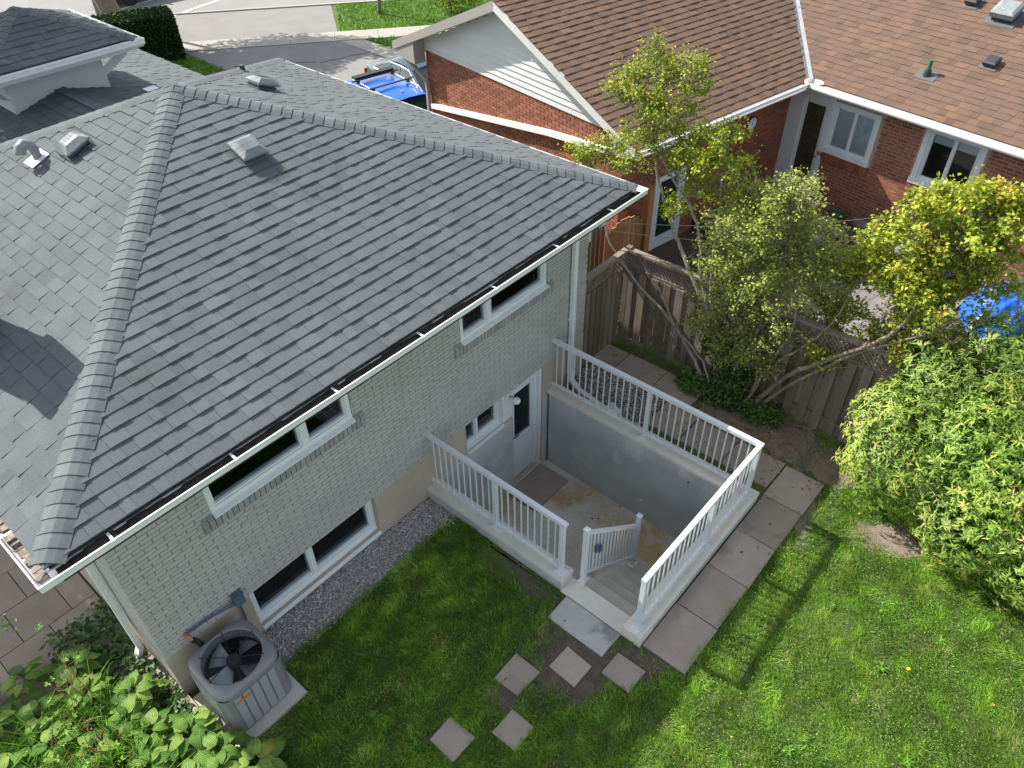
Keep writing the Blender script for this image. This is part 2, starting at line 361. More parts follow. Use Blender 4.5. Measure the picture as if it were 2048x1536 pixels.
# ------------------------------------------------------------------ ground
def cells(x0, x1, y0, y1, holes):
    xs = sorted({x0, x1, *[h[0] for h in holes], *[h[1] for h in holes]}); ys = sorted({y0, y1, *[h[2] for h in holes], *[h[3] for h in holes]})
    xs = [x for x in xs if x0 <= x <= x1]; ys = [y for y in ys if y0 <= y <= y1]
    for a, b in zip(xs, xs[1:]):
        for c, d in zip(ys, ys[1:]):
            mx, my = (a+b)/2, (c+d)/2
            if not any(h[0] < mx < h[1] and h[2] < my < h[3] for h in holes): yield a, b, c, d
PIT = (4.60, 7.57, 2.10, 6.2)
mb = MB()
for a, b, c, d in cells(-300, 300, -300, 400, [PIT, (4.585, 4.61, 2.3, 3.33)]): mb.poly([(a, c, 0), (b, c, 0), (b, d, 0), (a, d, 0)])
mb.build('ground', M['soil'], kind='structure', origin=(0, 0, 0))
def sheet(name, pts, z, m, kind='structure'):
    q = MB(); q.poly([(x, y, z) for x, y in pts]); o = q.build(name, m, kind=kind); return o
def noisy_sheet(name, pts, z, m, seed, amp=.05, step=.12):
    r = random.Random(seed); out = []
    for i in range(len(pts)):
        a = Vector(pts[i]); b = Vector(pts[(i+1) % len(pts)]); n = max(1, int((b-a).length/step))
        for k in range(n):
            p = a.lerp(b, k/n); out.append((p.x+r.uniform(-amp, amp), p.y+r.uniform(-amp, amp)))
    return sheet(name, out, z, m)
noisy_sheet('gravel_strip', [(1.5, 5.72), (1.45, 5.15), (2.3, 5.22), (3.0, 5.18), (3.7, 5.3), (4.4, 5.2), (4.58, 5.3), (4.58, 5.72)], .004, M['gravelbed'], 1, .03)
noisy_sheet('gravel_patch', [(7.6, 5.72), (7.6, 3.7), (7.95, 4.25), (8.7, 4.3), (8.7, 5.72)], .004, M['darksoil'], 2, .03)
noisy_sheet('bare_soil', [(4.15, 2.3), (3.6, 2.1), (3.2, 2.5), (2.9, 2.9), (3.3, 3.3), (3.9, 3.25), (4.3, 3.6), (4.58, 4.6), (4.58, 2.05), (4.62, 1.75), (4.2, 1.7)], .004, M['darksoil'], 3, .07)
noisy_sheet('fence_bed', [(8.6, 2.4), (8.5, 3.1), (8.55, 3.8), (9.4, 3.7), (9.4, 1.2), (9.0, .8), (8.5, 1.5)], .004, M['dirt'], 5, .09)
noisy_sheet('dry_patch', [(7.7, .75), (7.9, .2), (8.2, -.1), (8.5, .4), (8.1, .9)], .004, M['dirt'], 6, .07)
noisy_sheet('dry_patch', [(7.1, 1.35), (7.3, 1.2), (8.3, 1.5), (8.6, 1.9), (8.3, 2.1), (7.9, 1.6)], .0045, M['dirt'], 8, .07)
noisy_sheet('neighbour_yard', [(9.75, 8.7), (9.75, -8), (24, -8), (24, 2.2), (18, 8)], .004, M['darksoil'], 9, .05)

# street side
def wq(name, pts, z, m): return sheet(name, pts, z, m)
sd = Vector((.775, -.632)); sn = Vector((.632, .775))           # along the street, away from us
SW = Vector((16.2, 23.25))                                        # near edge of the sidewalk
def SP(a, b): p = SW + sd*a + sn*b; return (p.x, p.y)
wq('street', [SP(-90, 4.6), SP(90, 4.6), SP(90, 40), SP(-90, 40)], .004, M['road'])
wq('boulevard_driveway', [SP(-6.5, 1.02), SP(.85, 1.02), SP(.6, 4.6), SP(-7, 4.6)], .006, M['asphalt'])
wq('driveway', [(12.75, 21.4), (12.87, 25.9), (13.6, 26.3), (16.9, 22.74), (16.6, 18.5), (16.6, 15.0), (10.6, 11.5), (10.2, 14.6), (8.4, 13.2), (8.9, 17.2), (9.9, 17.5), (12.0, 19.5)], .008, M['asphalt'])
for a in range(-40, 41):
    m_ = MB(); m_.fbox(Frame((SW.x, SW.y, 0), (sd.x, sd.y, 0), (sn.x, sn.y, 0), (0, 0, 1)), a*1.5-.745, a*1.5+.745, 0, 1.0, 0, .03, random.random())
    if a == -40: swk = m_.build('sidewalk', M['walk'], kind='structure')
    elif -14 <= a <= 10: m_.build('pavement_slab', M['walk'], swk)
kb = MB(); kb.fbox(Frame((SW.x, SW.y, 0), (sd.x, sd.y, 0), (sn.x, sn.y, 0), (0, 0, 1)), -60, 60, 4.45, 4.6, 0, .05); kb.build('kerb', M['walk'], kind='structure')
m_ = MB(); m_.poly([(16.9, 22.74, .012), (17.55, 22.17, .012), (17.45, 17.5, .012), (16.62, 17.5, .012)]); m_.build('driveway_edging', M['walk'], kind='structure')
wq('boulevard_turf', [SP(.9, 1.03), SP(60, 1.03), SP(60, 4.44), SP(.75, 4.44)], .006, M['brightturf'])
wq('front_turf', [(17.56, 22.1), (20.2, 19.9), (30, 11), (30, 8), (17.46, 17.5)], .006, M['brightturf'])
wq('side_turf', [(12.85, 25.3), (12.7, 21.4), (12.0, 19.6), (9.8, 17.7), (8.9, 20.5), (8, 24), (11.3, 27.5)], .006, M['brightturf'])
def stripe(a, b, w=.12):
    a, b = Vector(a), Vector(b); d = (b-a).normalized(); n = Vector((-d.y, d.x))*w/2
    q = MB(); q.poly([(*(a-n), .0115), (*(b-n), .0115), (*(b+n), .0115), (*(a+n), .0115)]); q.build('road_marking', M['paint'], kind='structure')
stripe((11.0, 31.9), (15.5, 32.56)); stripe((13.6, 29.7), (17.9, 30.55)); stripe((15.5, 32.56), (18.2, 33.0))
for a, b in (((15.15, 21.52), (16.8, 20.97)), ((13.2, 23.4), (15.1, 21.6))):
    a, b = Vector(a), Vector(b); q = MB(); pts = [a.lerp(b, t/8)+Vector((random.uniform(-.05, .05), random.uniform(-.05, .05))) for t in range(9)]
    q.tube([(p.x, p.y, .008) for p in pts], .012, 4); q.build('asphalt_crack', M['joint'], kind='structure')

# left patio
pt = MB(); pt.box(-6, .68, 5.9, 14, -.02, .006); pto = pt.build('patio', M['joint'], kind='structure')
for i in range(-8, 2):
    for j in range(13):
        x0 = i*.61 - .55 + (.3 if j % 2 else 0); y0 = 6.05 + j*.61
        if x0 > .66: continue
        q = MB(); q.box(x0+.004, min(x0+.602, .66), y0+.004, y0+.602, .0, .02+random.uniform(0, .004), random.random()); q.build('paver', M['paver'], pto)

# ------------------------------------------------------------------ paving round the stairwell
def slab(x0, x1, y0, y1, z1, m=M['paver'], name='slab', parent=None, tilt=None, jit=.006):
    q = MB(); c = lambda: random.uniform(-jit, jit)
    P = [(x0+c(), y0+c()), (x1+c(), y0+c()), (x1+c(), y1+c()), (x0+c(), y1+c())]
    e = .006; cx, cy_ = (x0+x1)/2, (y0+y1)/2
    zz = [z1+random.uniform(-.004, .004) for _ in P]; t = random.random()
    low = [(x, y, -.03) for x, y in P]; mid = [(x, y, z-e) for (x, y), z in zip(P, zz)]
    top = [(x+(e if x < cx else -e), y+(e if y < cy_ else -e), z) for (x, y), z in zip(P, zz)]
    fs = [(8, 9, 10, 11)] + [(a, (a+1) % 4, (a+1) % 4+4, a+4) for a in range(4)] + [(a+4, (a+1) % 4+4, (a+1) % 4+8, a+8) for a in range(4)]
    q.add(low+mid+top, fs, t); return q.build(name, m, parent)
pq = MB(); pq.box(4.66, 8.45, 1.52, 2.07, -.03, .003); path = pq.build('slab_path', M['darksoil'], kind='structure')
xs = [4.637, 5.40, 6.174, 6.935, 7.725, 8.462]
for a, b in zip(xs, xs[1:]): slab(a+.006, b-.006, 1.50, 2.085, .035, parent=path)
slab(7.88, 8.475, 2.115, 2.86, .035, parent=path); slab(7.88, 8.48, 2.875, 3.59, .035, parent=path)
slab(7.88, 8.58, 3.61, 4.19, .035, parent=path); slab(8.60, 9.16, 3.86, 4.585, .035, parent=path); slab(8.60, 9.17, 4.60, 5.35, .035, parent=path); slab(8.60, 9.14, 5.365, 5.8, .035, parent=path)
tag(slab(4.19, 4.575, 2.37, 3.2, .03, M['pad'], 'concrete_pad'), 'pale slab with a dark wet patch at the head of the stairwell steps', 'slab')
sq = [((3.17, 3.555, 2.815, 3.185), 'square stepping stone nearest the house lawn, left end of the row of three', 0),
      ((3.68, 4.025, 2.385, 2.775), 'square stepping stone in the middle of the row of three below the pale slab', 0),
      ((4.02, 4.375, 1.875, 2.265), 'square stepping stone beside the lower end of the grey slab path', 0),
      ((2.15, 2.495, 2.86, 3.235), 'square stepping stone farthest out in the lawn, left of the last pair', 0),
      ((2.67, 3.025, 2.435, 2.77), 'square stepping stone at the bottom of the lawn, right of the last pair', 0)]
for (a, b, c, d), lab, _ in sq: tag(slab(a, b, c, d, .03, name='stepping_stone', jit=.012), lab, 'stepping stone', 'square stepping stones in the lawn')

# ------------------------------------------------------------------ stairwell
sw = thing('basement_stairwell', 'sunken concrete basement entrance with six steps and grey parged walls below the house', 'stairwell', (6.0, 3.9, -1.43))
def part(name, m, parent, *bx, tint=.5, kind=None):
    q = MB()
    for b in bx: q.box(*b, tint)
    return q.build(name, m, parent, kind=kind)
FZ = -1.43
part('retaining_wall', M['parge'], sw, (7.32, 7.565, 2.36, 5.70, FZ-.1, .150))
part('retaining_wall', M['parge'], sw, (4.605, 4.85, 3.32, 5.745, FZ-.1, .150))
part('retaining_wall', M['parge'], sw, (4.87, 7.565, 2.105, 2.357, FZ-.1, .150))
part('coping', M['coping'], sw, (7.318, 7.57, 2.362, 5.748, .150, .2))
part('coping', M['coping'], sw, (4.60, 4.852, 3.31, 5.748, .150, .2))
part('coping', M['coping'], sw, (4.585, 7.57, 2.10, 2.36, .148, .2))
part('end_pier', M['coping'], sw, (4.588, 4.869, 2.103, 2.358, -.2, .147))
part('floor_slab', M['pfloor'], sw, (4.86, 7.318, 2.358, 5.78, FZ-.08, FZ))
part('door_step', M['paver'], sw, (6.28, 7.16, 5.12, 5.72, FZ+.001, FZ+.045))
part('landing', M['coping'], sw, (4.588, 4.86, 2.358, 3.318, FZ-.05, .018))
for k in range(1, 7):
    q = MB(); x0 = 4.86+.27*(k-1); q.box(x0+.0005, x0+.27, 2.362, 3.27, FZ+.002, -.204*k, random.random())
    q.box(x0-.012 if k == 0 else x0+.25, x0+.283, 2.363, 3.275, -.204*k-.045, -.204*k+.002)
    q.build('step', M['conc'], sw)

# railings --------------------------------------------------------------
def railing(name, label, A, B, posts, returnB=False, endA=True):
    A, B = Vector(A), Vector(B); D = (B-A); Ln = D.length; D.normalize(); Nn = Vector((-D.y, D.x, 0))
    F = Frame(A, D, (0, 0, 1), Nn); z0 = .2
    t = thing(name, label, 'railing', ((A+B)/2).to_tuple()[:2]+(z0,), 'white metal railings round the stairwell')
    q = MB(); q.fbox(F, -.0, Ln, z0+.95, z0+1.0, -.032, .032); q.fbox(F, .03, Ln-.03, z0+.925, z0+.949, -.02, .02); q.build('top_rail', M['rail'], t)
    q = MB(); q.fbox(F, .0, Ln-.02, z0+.07, z0+.105, -.02, .02); q.build('bottom_rail', M['rail'], t)
    for p in posts:
        q = MB(); q.fbox(F, p-.03, p+.03, z0+.02, z0+.948, -.03, .03); po = q.build('post', M['rail'], t)
        q = MB(); q.fbox(F, p-.075, p+.075, z0, z0+.02, -.06, .06); q.fbox(F, p-.045, p+.045, z0+.0205, z0+.035, -.045, .045); q.build('base_plate', M['rail'], po)
    ps = [-.02]+list(posts) if posts[0] > .2 else list(posts)
    if Ln-posts[-1] > .2: ps = ps+[Ln]
    for a, b in zip(ps, ps[1:]):
        n = max(1, round((b-a)/.115)); st = (b-a)/n
        for k in range(1, n):
            u = a+st*k; q = MB(); q.fbox(F, u-.008, u+.008, z0+.105, z0+.925, -.008, .008); q.build('baluster', M['rail'], t)
    return t
railing('railing', 'white railing on the stairwell wall nearest the lawn, left of the steps', (4.725, 5.75, 0), (4.725, 3.36, 0), [1.22, 2.33])
railing('railing', 'long white railing on the far stairwell wall facing the wooden fence', (7.445, 5.75, 0), (7.445, 2.259, 0), [1.80])
railing('railing', 'white sunlit railing on the front stairwell wall beside the row of slabs', (4.66, 2.225, 0), (7.475, 2.225, 0), [.035, 1.60, 2.74])
t = thing('stair_guard', 'short sloping white guard with two capped posts along the open side of the steps', 'railing', (5.5, 3.2, -.5))
Aq, Bq = Vector((4.905, 3.19, .018)), Vector((6.2, 3.19, -1.018))
for P_, h in ((Aq, 1.05), (Bq, 1.12)):
    q = MB(); q.box(P_.x-.03, P_.x+.03, P_.y-.03, P_.y+.03, P_.z, P_.z+h); po = q.build('post', M['rail'], t)
    q = MB(); q.box(P_.x-.07, P_.x+.07, P_.y-.05, P_.y+.05, P_.z+.0005, P_.z+.018); q.build('base_plate', M['rail'], po)
    q = MB(); z = P_.z+h+.0005; q.add([(P_.x-.037, P_.y-.037, z), (P_.x+.037, P_.y-.037, z), (P_.x+.037, P_.y+.037, z), (P_.x-.037, P_.y+.037, z), (P_.x-.037, P_.y-.037, z+.018), (P_.x+.037, P_.y-.037, z+.018), (P_.x+.037, P_.y+.037, z+.018), (P_.x-.037, P_.y+.037, z+.018), (P_.x, P_.y, z+.035)],
        [(0, 1, 5, 4), (1, 2, 6, 5), (2, 3, 7, 6), (3, 0, 4, 7), (4, 5, 8), (5, 6, 8), (6, 7, 8), (7, 4, 8)]); q.build('post_cap', M['rail'], po)
def bar(name, zA, zB, hh, w, m=M['rail']):
    q = MB(); x0, x1 = Aq.x+.03, Bq.x-.03; y = Aq.y
    P = [(x, y+sy_*w, zz+sz*hh) for x, zz in ((x0, zA), (x1, zB)) for sy_ in (-1, 1) for sz in (-1, 1)]
    q.add(P, [(0, 1, 3, 2), (4, 6, 7, 5), (0, 4, 5, 1), (2, 3, 7, 6), (1, 5, 7, 3), (0, 2, 6, 4)]); return q.build(name, m, t)
zt0, zt1, zb0, zb1 = .99, -.08, .17, -.80
bar('top_rail', zt0, zt1, .03, .025); bar('bottom_rail', zb0, zb1, .018, .018)
for k in range(1, 15):
    f_ = k/15; x = Aq.x+.03+(Bq.x-Aq.x-.06)*f_; q = MB()
    q.box(x-.009, x+.009, 3.181, 3.199, zb0+(zb1-zb0)*f_+.012, zt0+(zt1-zt0)*f_-.02); q.build('baluster', M['rail'], t)
q = MB()
for dx in (-.03, .05): q.box(5.12+dx, 5.16+dx, 3.14, 3.18, .42-dx, .56-dx)
q.build('latch', M['elbox'], t)

# ------------------------------------------------------------------ the grey house
HX0, HX1, HY0, HY1 = .70, 8.25, 5.75, 13.2
EX0, EX1, EY0, EY1, EZ, KP = .12, 8.80, 5.15, 13.82, 3.38, .3917
AP = Vector((4.46, 9.49, 5.08))
house = thing('grey_house', 'grey brick split level house with grey shingled hip roof beside the stairwell', 'house', (4.46, 9.4, 0))
Ff = Frame((0, HY0, 0), (1, 0, 0), (0, 0, 1), (0, -1, 0))
Fl = Frame((HX0, 0, 0), (0, 1, 0), (0, 0, 1), (-1, 0, 0))
def wallboxes(F, u0, u1, v0, v1, holes, th, q):
    for a, b, c, d in cells(u0, u1, v0, v1, holes): q.fbox(F, a, b, c, d, -th, 0)
WU = (1.74, 3.64, 2.30, 2.98); WR = (5.475, 7.265, 2.30, 2.98); WL = (1.765, 3.70, .13, .80); WP = (5.44, 6.25, .25, .80); DR = (6.45, 7.20, -1.385, .78)
q = MB(); wallboxes(Ff, HX0, HX1, .80, 3.25, [WU, WR], .2, q)
q.box(HX0, HX0+.2, HY0+.2, HY1, .80, 3.25); q.box(HX1-.2, HX1, HY0+.2, HY1, .80, 3.25); q.box(HX0+.2, HX1-.2, HY1-.2, HY1, .80, 3.25)
wall = q.build('wall', M['mortar'], house)
q = MB(); wallboxes(Ff, HX0-.012, 4.60, -.1, .798, [WL], .22, q); wallboxes(Ff, 4.60, 7.566, -1.5, .798, [WP, DR, (6.25, 6.4505, .25, .80), (6.4495, 6.4505, .25, .8)], .22, q); wallboxes(Ff, 7.566, HX1+.012, -.1, .798, [], .22, q)
q.box(HX0-.012, HX0+.2, HY0+.22, HY1, -.1, .798); q.box(HX1-.2, HX1+.012, HY0+.22, HY1, -.1, .798); q.build('foundation', M['found'], house)
# parged lining in the stairwell below the window
q = MB(); q.fbox(Ff, 4.852, 6.448, FZ, .235, .0, .03); q.fbox(Ff, 7.202, 7.318, FZ, .10, 0, .012); q.build('foundation_render', M['parge'], house)
q = MB(); q.fbox(Ff, 6.2505, 6.448, .2505, .80, -.12, -.01); q.build('door_side_panel', M['vinyl'], house)

def bricks(F, u0, u1, v0, v1, holes, ch, bl, n0=0, pr=.0065, mort=.0095):
    specs = []; i = 0; v = v0
    while v < v1-.02:
        vt = min(v+ch-mort, v1); off = (bl/2 if i % 2 else 0) + random.uniform(-.008, .008)
        u = u0-off
        while u < u1-.015:
            a, b = max(u, u0), min(u+bl-mort, u1)
            segs = [(a, b)]
            for h in holes:
                if v < h[3]-.01 and vt > h[2]+.01:
                    ns = []
                    for s0, s1 in segs:
                        if s1 <= h[0] or s0 >= h[1]: ns.append((s0, s1)); continue
                        if s0 < h[0]: ns.append((s0, h[0]))
                        if s1 > h[1]: ns.append((h[1], s1))
                    segs = ns
            for s0, s1 in segs:
                if s1-s0 < .02: continue
                q = MB(); d = pr*random.uniform(.75, 1.2); P = [F(x, y, n0) for y in (v, vt) for x in (s0, s1)] + [F(x, y, n0+d) for y in (v+.0015, vt-.0015) for x in (s0+.002, s1-.002)]
                fs = [(4, 5, 7, 6), (0, 1, 5, 4), (2, 6, 7, 3), (0, 4, 6, 2), (1, 3, 7, 5)]
                if F.flip: fs = [f[::-1] for f in fs]
                specs.append((P, fs, random.random()))
            u += bl
        v += ch; i += 1
    return specs
SO1 = (1.60, 3.78, 2.115, 2.31); SO2 = (5.34, 7.40, 2.115, 2.31)
sp = bricks(Ff, HX0, HX1, .805, 3.20, [WU, WR, SO1, SO2], .0590, .212)
sp += bricks(Fl, HY0+.0, HY1, .805, 3.20, [], .0590, .212)
pieces(sp, 'brick', M['brick'], wall)
for so in (SO1, SO2):
    n = int((so[1]-so[0])/.068); st = (so[1]-so[0])/n
    for k in range(n):
        a = so[0]+k*st+.004; b = a+st-.009; dz = random.uniform(-.003, .003); q = MB()
        P = [Ff(u, v, nn) for u in (a, b) for v, nn in ((2.118+dz, -.02), (2.118+dz, .032), (2.262+dz, .042), (2.30+dz, -.02))]
        q.add(P, [(0, 3, 2, 1), (4, 5, 6, 7), (0, 1, 5, 4), (1, 2, 6, 5), (2, 3, 7, 6)], random.random()); q.build('sill_brick', M['sillbrick'], wall)

def window(F, u0, u1, v0, v1, mull, parent, fw=.065, mw=.045, rec=.06, sill=.0, back=M['room'], m=M['vinyl'], name='window', left_col=None, sillout=.05, casing=0, tops=True):
    """frame box ring recessed by rec; mull list of u positions"""
    q = MB(); n0, n1 = -rec-.09, -rec+.02
    if casing:
        q.fbox(F, u0-casing, u0, v0, v1+casing, -.01, .03); q.fbox(F, u1, u1+casing, v0, v1+casing, -.01, .03); q.fbox(F, u0, u1, v1, v1+casing, -.01, .03)
        q.fbox(F, u0-casing-.02, u1+casing+.02, v0-casing*1.1, v0, -.01, .06)
    q.fbox(F, u0+.002, u0+fw, v0+.002, v1-.002, n0, n1); q.fbox(F, u1-fw, u1-.002, v0+.002, v1-.002, n0, n1)
    q.fbox(F, u0+fw, u1-fw, v1-fw*.8, v1-.002, n0, n1); q.fbox(F, u0+fw, u1-fw, v0+.002, v0+fw, n0, n1)
    fr = q.build(name, m, parent)
    for mu in mull:
        q = MB(); q.fbox(F, mu-mw, mu+mw, v0+fw, v1-fw*.8, n0+.01, n1-.004); q.build('mullion', m, fr)
    if sill:
        q = MB(); P = [F(u, v, nn) for u in (u0+.003, u1-.003) for v, nn in ((v0-sill, -rec), (v0-sill, sillout), (v0-sill+.02, sillout), (v0+.012, -rec+.0205))]
        fs = [(0, 3, 2, 1), (4, 5, 6, 7), (0, 1, 5, 4), (1, 2, 6, 5), (2, 3, 7, 6), (0, 4, 7, 3)]
        if not F.flip: fs = [f[::-1] for f in fs]
        q.add(P, fs); q.build('sill', m, fr)
    ed = [u0+fw]+[x for mu in mull for x in (mu-mw, mu+mw)]+[u1-fw]
    for a, b in zip(ed[::2], ed[1::2]):
        q = MB(); s_ = .018
        q.fbox(F, a, a+s_, v0+fw, v1-fw*.8, n0+.03, n1-.02); q.fbox(F, b-s_, b, v0+fw, v1-fw*.8, n0+.03, n1-.02); q.fbox(F, a+s_, b-s_, v0+fw, v0+fw+s_, n0+.03, n1-.02); q.fbox(F, a+s_, b-s_, v1-fw*.8-s_, v1-fw*.8, n0+.03, n1-.02); q.build('sash', m, fr)
        q = MB(); q.fbox(F, a+s_, b-s_, v0+fw+s_, v1-fw*.8-s_, -rec-.045, -rec-.035); q.build('pane', M['glass'], fr)
    q = MB(); q.fbox(F, u0, u1, v0, v1, -.75, -.74); q.fbox(F, u0, u0+.01, v0, v1, -.74, n0); q.fbox(F, u1-.01, u1, v0, v1, -.74, n0); q.fbox(F, u0, u1, v0-.01, v0, -.74, n0); q.fbox(F, u0, u1, v1, v1+.01, -.74, n0); q.build('interior', back, fr)
    return fr
wu = window(Ff, *WU, [2.985], house, sill=.03, rec=.03); wr = window(Ff, *WR, [6.05], house, sill=.03, rec=.03)
q = MB()
for k in range(10): q.fbox(Ff, 5.56+k*.045, 5.585+k*.045, 2.36, 2.92, -.26, -.25)
q.build('curtain', M['curtain'], wr)
q = MB()
for k in range(7): q.fbox(Ff, 3.1+k*.06, 3.14+k*.06, 2.36, 2.92, -.30-.02*(k % 2), -.29-.02*(k % 2))
q.build('curtain', M['curtain'], wu)
wlw = window(Ff, *WL, [2.675], house, mw=.03, sill=.05, rec=.10, fw=.07, sillout=.035, back=M['room'])
q = MB(); q.fbox(Ff, 1.86, 2.62, .17, .2, -.5, -.17); q.fbox(Ff, 2.74, 3.62, .17, .2, -.5, -.17); q.build('inner_sill', M['white'], wlw)
q = MB(); q.fbox(Ff, 1.86, 2.3, .2, .75, -.55, -.54); q.build('curtain', M['brownroom'], wlw)
window(Ff, *WP, [5.76], house, mw=.02, sill=.03, rec=.11, fw=.045, sillout=.04)
# basement door
q = MB(); q.fbox(Ff, 6.4505, 6.52, -1.385, .775, -.16, -.04); q.fbox(Ff, 7.13, 7.198, -1.385, .775, -.16, -.02); q.fbox(Ff, 6.52, 7.13, .70, .775, -.16, -.04); q.fbox(Ff, 7.08, 7.13, -1.385, .70, -.13, -.075)
q.fbox(Ff, 6.4505, 7.198, -1.43, -1.386, -.16, .01)
dj = q.build('door_frame', M['vinyl'], house)
q = MB(); q.fbox(Ff, 6.52, 6.60, -1.37, .70, -.14, -.10); q.fbox(Ff, 7.02, 7.08, -1.37, .70, -.14, -.10); q.fbox(Ff, 6.60, 7.02, -1.37, -.45, -.14, -.10); q.fbox(Ff, 6.60, 7.02, .55, .70, -.14, -.10)
dr = q.build('door', M['door'], house)
q = MB()
for a, b, c, d in ((6.58, 6.605, -.47, .57), (7.015, 7.04, -.47, .57), (6.605, 7.015, -.47, -.445), (6.605, 7.015, .545, .57)): q.fbox(Ff, a, b, c, d, -.105, -.088)
q.build('glazing_bead', M['white'], dr)
q = MB(); q.fbox(Ff, 6.60, 7.02, -.45, .55, -.125, -.12); q.build('pane', M['glass'], dr)
q = MB()
for k in range(12): q.fbox(Ff, 6.56+k*.04, 6.597+k*.04, -.5, .6, -.17-.008*(k % 3), -.165-.008*(k % 3))
q.build('curtain', M['brownroom'], dr)  # brown strips stand in for the dark reflection in the door glass
q = MB(); q.tube([Ff(6.57, -.36, -.10), Ff(6.57, -.36, -.05), Ff(6.62, -.36, -.045), Ff(6.68, -.36, -.045)], .012); q.lathe(Ff(6.57, -.25, -.099), [(0, .015), (.028, .015), (.028, 0)], 12, axis=(0, -1, 0)); q.build('handle', M['vent'], dr)
t = thing('security_light', 'round white security light on the wall between the stairwell window and door', 'light', (6.36, 5.7, .72))
q = MB(); q.fbox(Ff, 6.31, 6.41, .66, .78, 0, .03); q.build('mounting_plate', M['white'], t)
q = MB(); q.tube([Ff(6.36, .74, .03), Ff(6.37, .78, .08), Ff(6.38, .76, .12)], .012); q.build('bracket', M['vent'], t)
q = MB(); q.lathe((6.39, 5.60, .68), [(0, 0), (.05, 0), (.062, .015), (.062, .05), (.045, .07), (.03, .072), (0, .06)], 20); q.build('lamp_head', M['white'], t, smooth=True)

# roof ------------------------------------------------------------------
ins = .115; zE = EZ+KP*ins
q = MB(); e0, e1, f0, f1 = EX0+ins, EX1-ins, EY0+ins, EY1-ins
base = [(e0, f0, zE-.012), (e1, f0, zE-.012), (e1, f1, zE-.012), (e0, f1, zE-.012)]; apx = (AP.x, AP.y, AP.z-.012)
q.add(base+[apx], [(0, 1, 4), (1, 2, 4), (2, 3, 4), (3, 0, 4), (3, 2, 1, 0)]); roof = q.build('roof', M['underlay'], house)
def clip(poly, a, b, c):       # keep a*u+b*v<=c
    out = []
    for i in range(len(poly)):
        p, r = poly[i], poly[(i+1) % len(poly)]; dp, dr_ = a*p[0]+b*p[1]-c, a*r[0]+b*r[1]-c
        if dp <= 0: out.append(p)
        if (dp < 0 < dr_) or (dr_ < 0 < dp): s = dp/(dp-dr_); out.append((p[0]+(r[0]-p[0])*s, p[1]+(r[1]-p[1])*s))
    return out
def shingles(O, U, V, halfp, u0, u1, v1, course, wmin=.10, wmax=.26, t0=.009, t1=.016, dragon=True, vstart=0):
    F = Frame(O, U, V, Vector(U).cross(Vector(V)).normalized()); 
    if F.N.z < 0: F = Frame(O, U, V, -F.N)
    specs = []; v = vstart; i = 0
    while v < v1:
        u = u0-random.uniform(0, .2); hi = random.random() < .5
        while u < u1:
            w = random.uniform(wmin, wmax); hi = not hi
            poly = [(u+.0012, v), (u+w-.0012, v), (u+w-.0012, v+course), (u+.0012, v+course)]
            for h in halfp:
                poly = clip(poly, *h)
                if len(poly) < 3: break
            if len(poly) >= 3:
                ar = abs(sum(poly[k][0]*poly[(k+1) % len(poly)][1]-poly[(k+1) % len(poly)][0]*poly[k][1] for k in range(len(poly))))/2
                if ar > .0004:
                    tb = (t1 if hi else t0)*random.uniform(.85, 1.15)
                    top = [F(a, b, .002+tb*(1-(b-v)/course)+.001) for a, b in poly]; bot = [F(a, b, -.004) for a, b in poly]; n = len(poly)
                    fs = [tuple(range(n))]+[(k+n, (k+1) % n+n, (k+1) % n, k) for k in range(n)]
                    if F.flip: fs = [f[::-1] for f in fs]
                    specs.append((top+bot, fs, min(1, max(0, random.gauss(.5, .22)))))
            u += w
        v += course; i += 1
    return specs
cs_ = 1/math.sqrt(1+KP*KP); SL = (AP.y-f0)/cs_; CO = .1565
def hipslope(O, U, H):     # H horizontal inward dir
    V = (Vector(H)+Vector((0, 0, KP)))*cs_; W_ = EX1-EX0-2*ins; hw = W_/2
    r = hw/SL
    return shingles(O, U, V, [(-1, r, 0), (1, r, W_)], 0, W_, SL, CO)
sp = hipslope((e0, f0, zE), (1, 0, 0), (0, 1, 0)) + hipslope((e0, f1, zE), (0, -1, 0), (1, 0, 0)) + hipslope((e1, f0, zE), (0, 1, 0), (-1, 0, 0))
pieces(sp, 'shingle', M['shingle'], roof)
def capline(A, B, N1, N2, step=.131, w=.15, m=M['cap'], parent=None, cap=True, lift=.012):
    A, B = Vector(A), Vector(B); D = (B-A).normalized(); Ln = (B-A).length
    N1, N2 = Vector(N1).normalized(), Vector(N2).normalized(); S1 = D.cross(N1).normalized(); S2 = D.cross(N2).normalized()
    mid = (N1+N2).normalized()
    if S1.dot(N2) > 0: S1 = -S1
    if S2.dot(N1) > 0: S2 = -S2
    n = int(Ln/step)
    for k in range(n+1):
        a = k*step; b = min(a+step*1.08, Ln+.02); jit = random.uniform(-.006, .006)
        def ring(s, h, hb): 
            P = A+D*s
            t_ = [P+S1*w+N1*(h*.7), P+S1*w*.45+N1*(h+.006), P+mid*(h+.004), P+S2*w*.45+N2*(h+.006), P+S2*w+N2*(h*.7)]
            return t_, [P+S1*w+N1*hb, P+S1*w*.45+N1*hb, P+mid*hb*.5, P+S2*w*.45+N2*hb, P+S2*w+N2*hb]
        t0_, b0 = ring(a+jit, lift+.012, .0); t1_, b1 = ring(b, lift+.003, .0)
        q = MB(); V_ = t0_+t1_+b0+b1; fs = []
        for i in range(4): fs.append((i, i+1, i+6, i+5)); fs.append((10+i, 11+i, i+1, i))
        fs += [(10, 0, 5, 15), (4, 14, 19, 9)]
        nn = (V_[1]-V_[0]).cross(V_[5]-V_[0])
        if nn.dot(N1) < 0: fs = [f[::-1] for f in fs]
        q.add(V_, fs, random.random()); q.build('ridge_cap', m, parent)
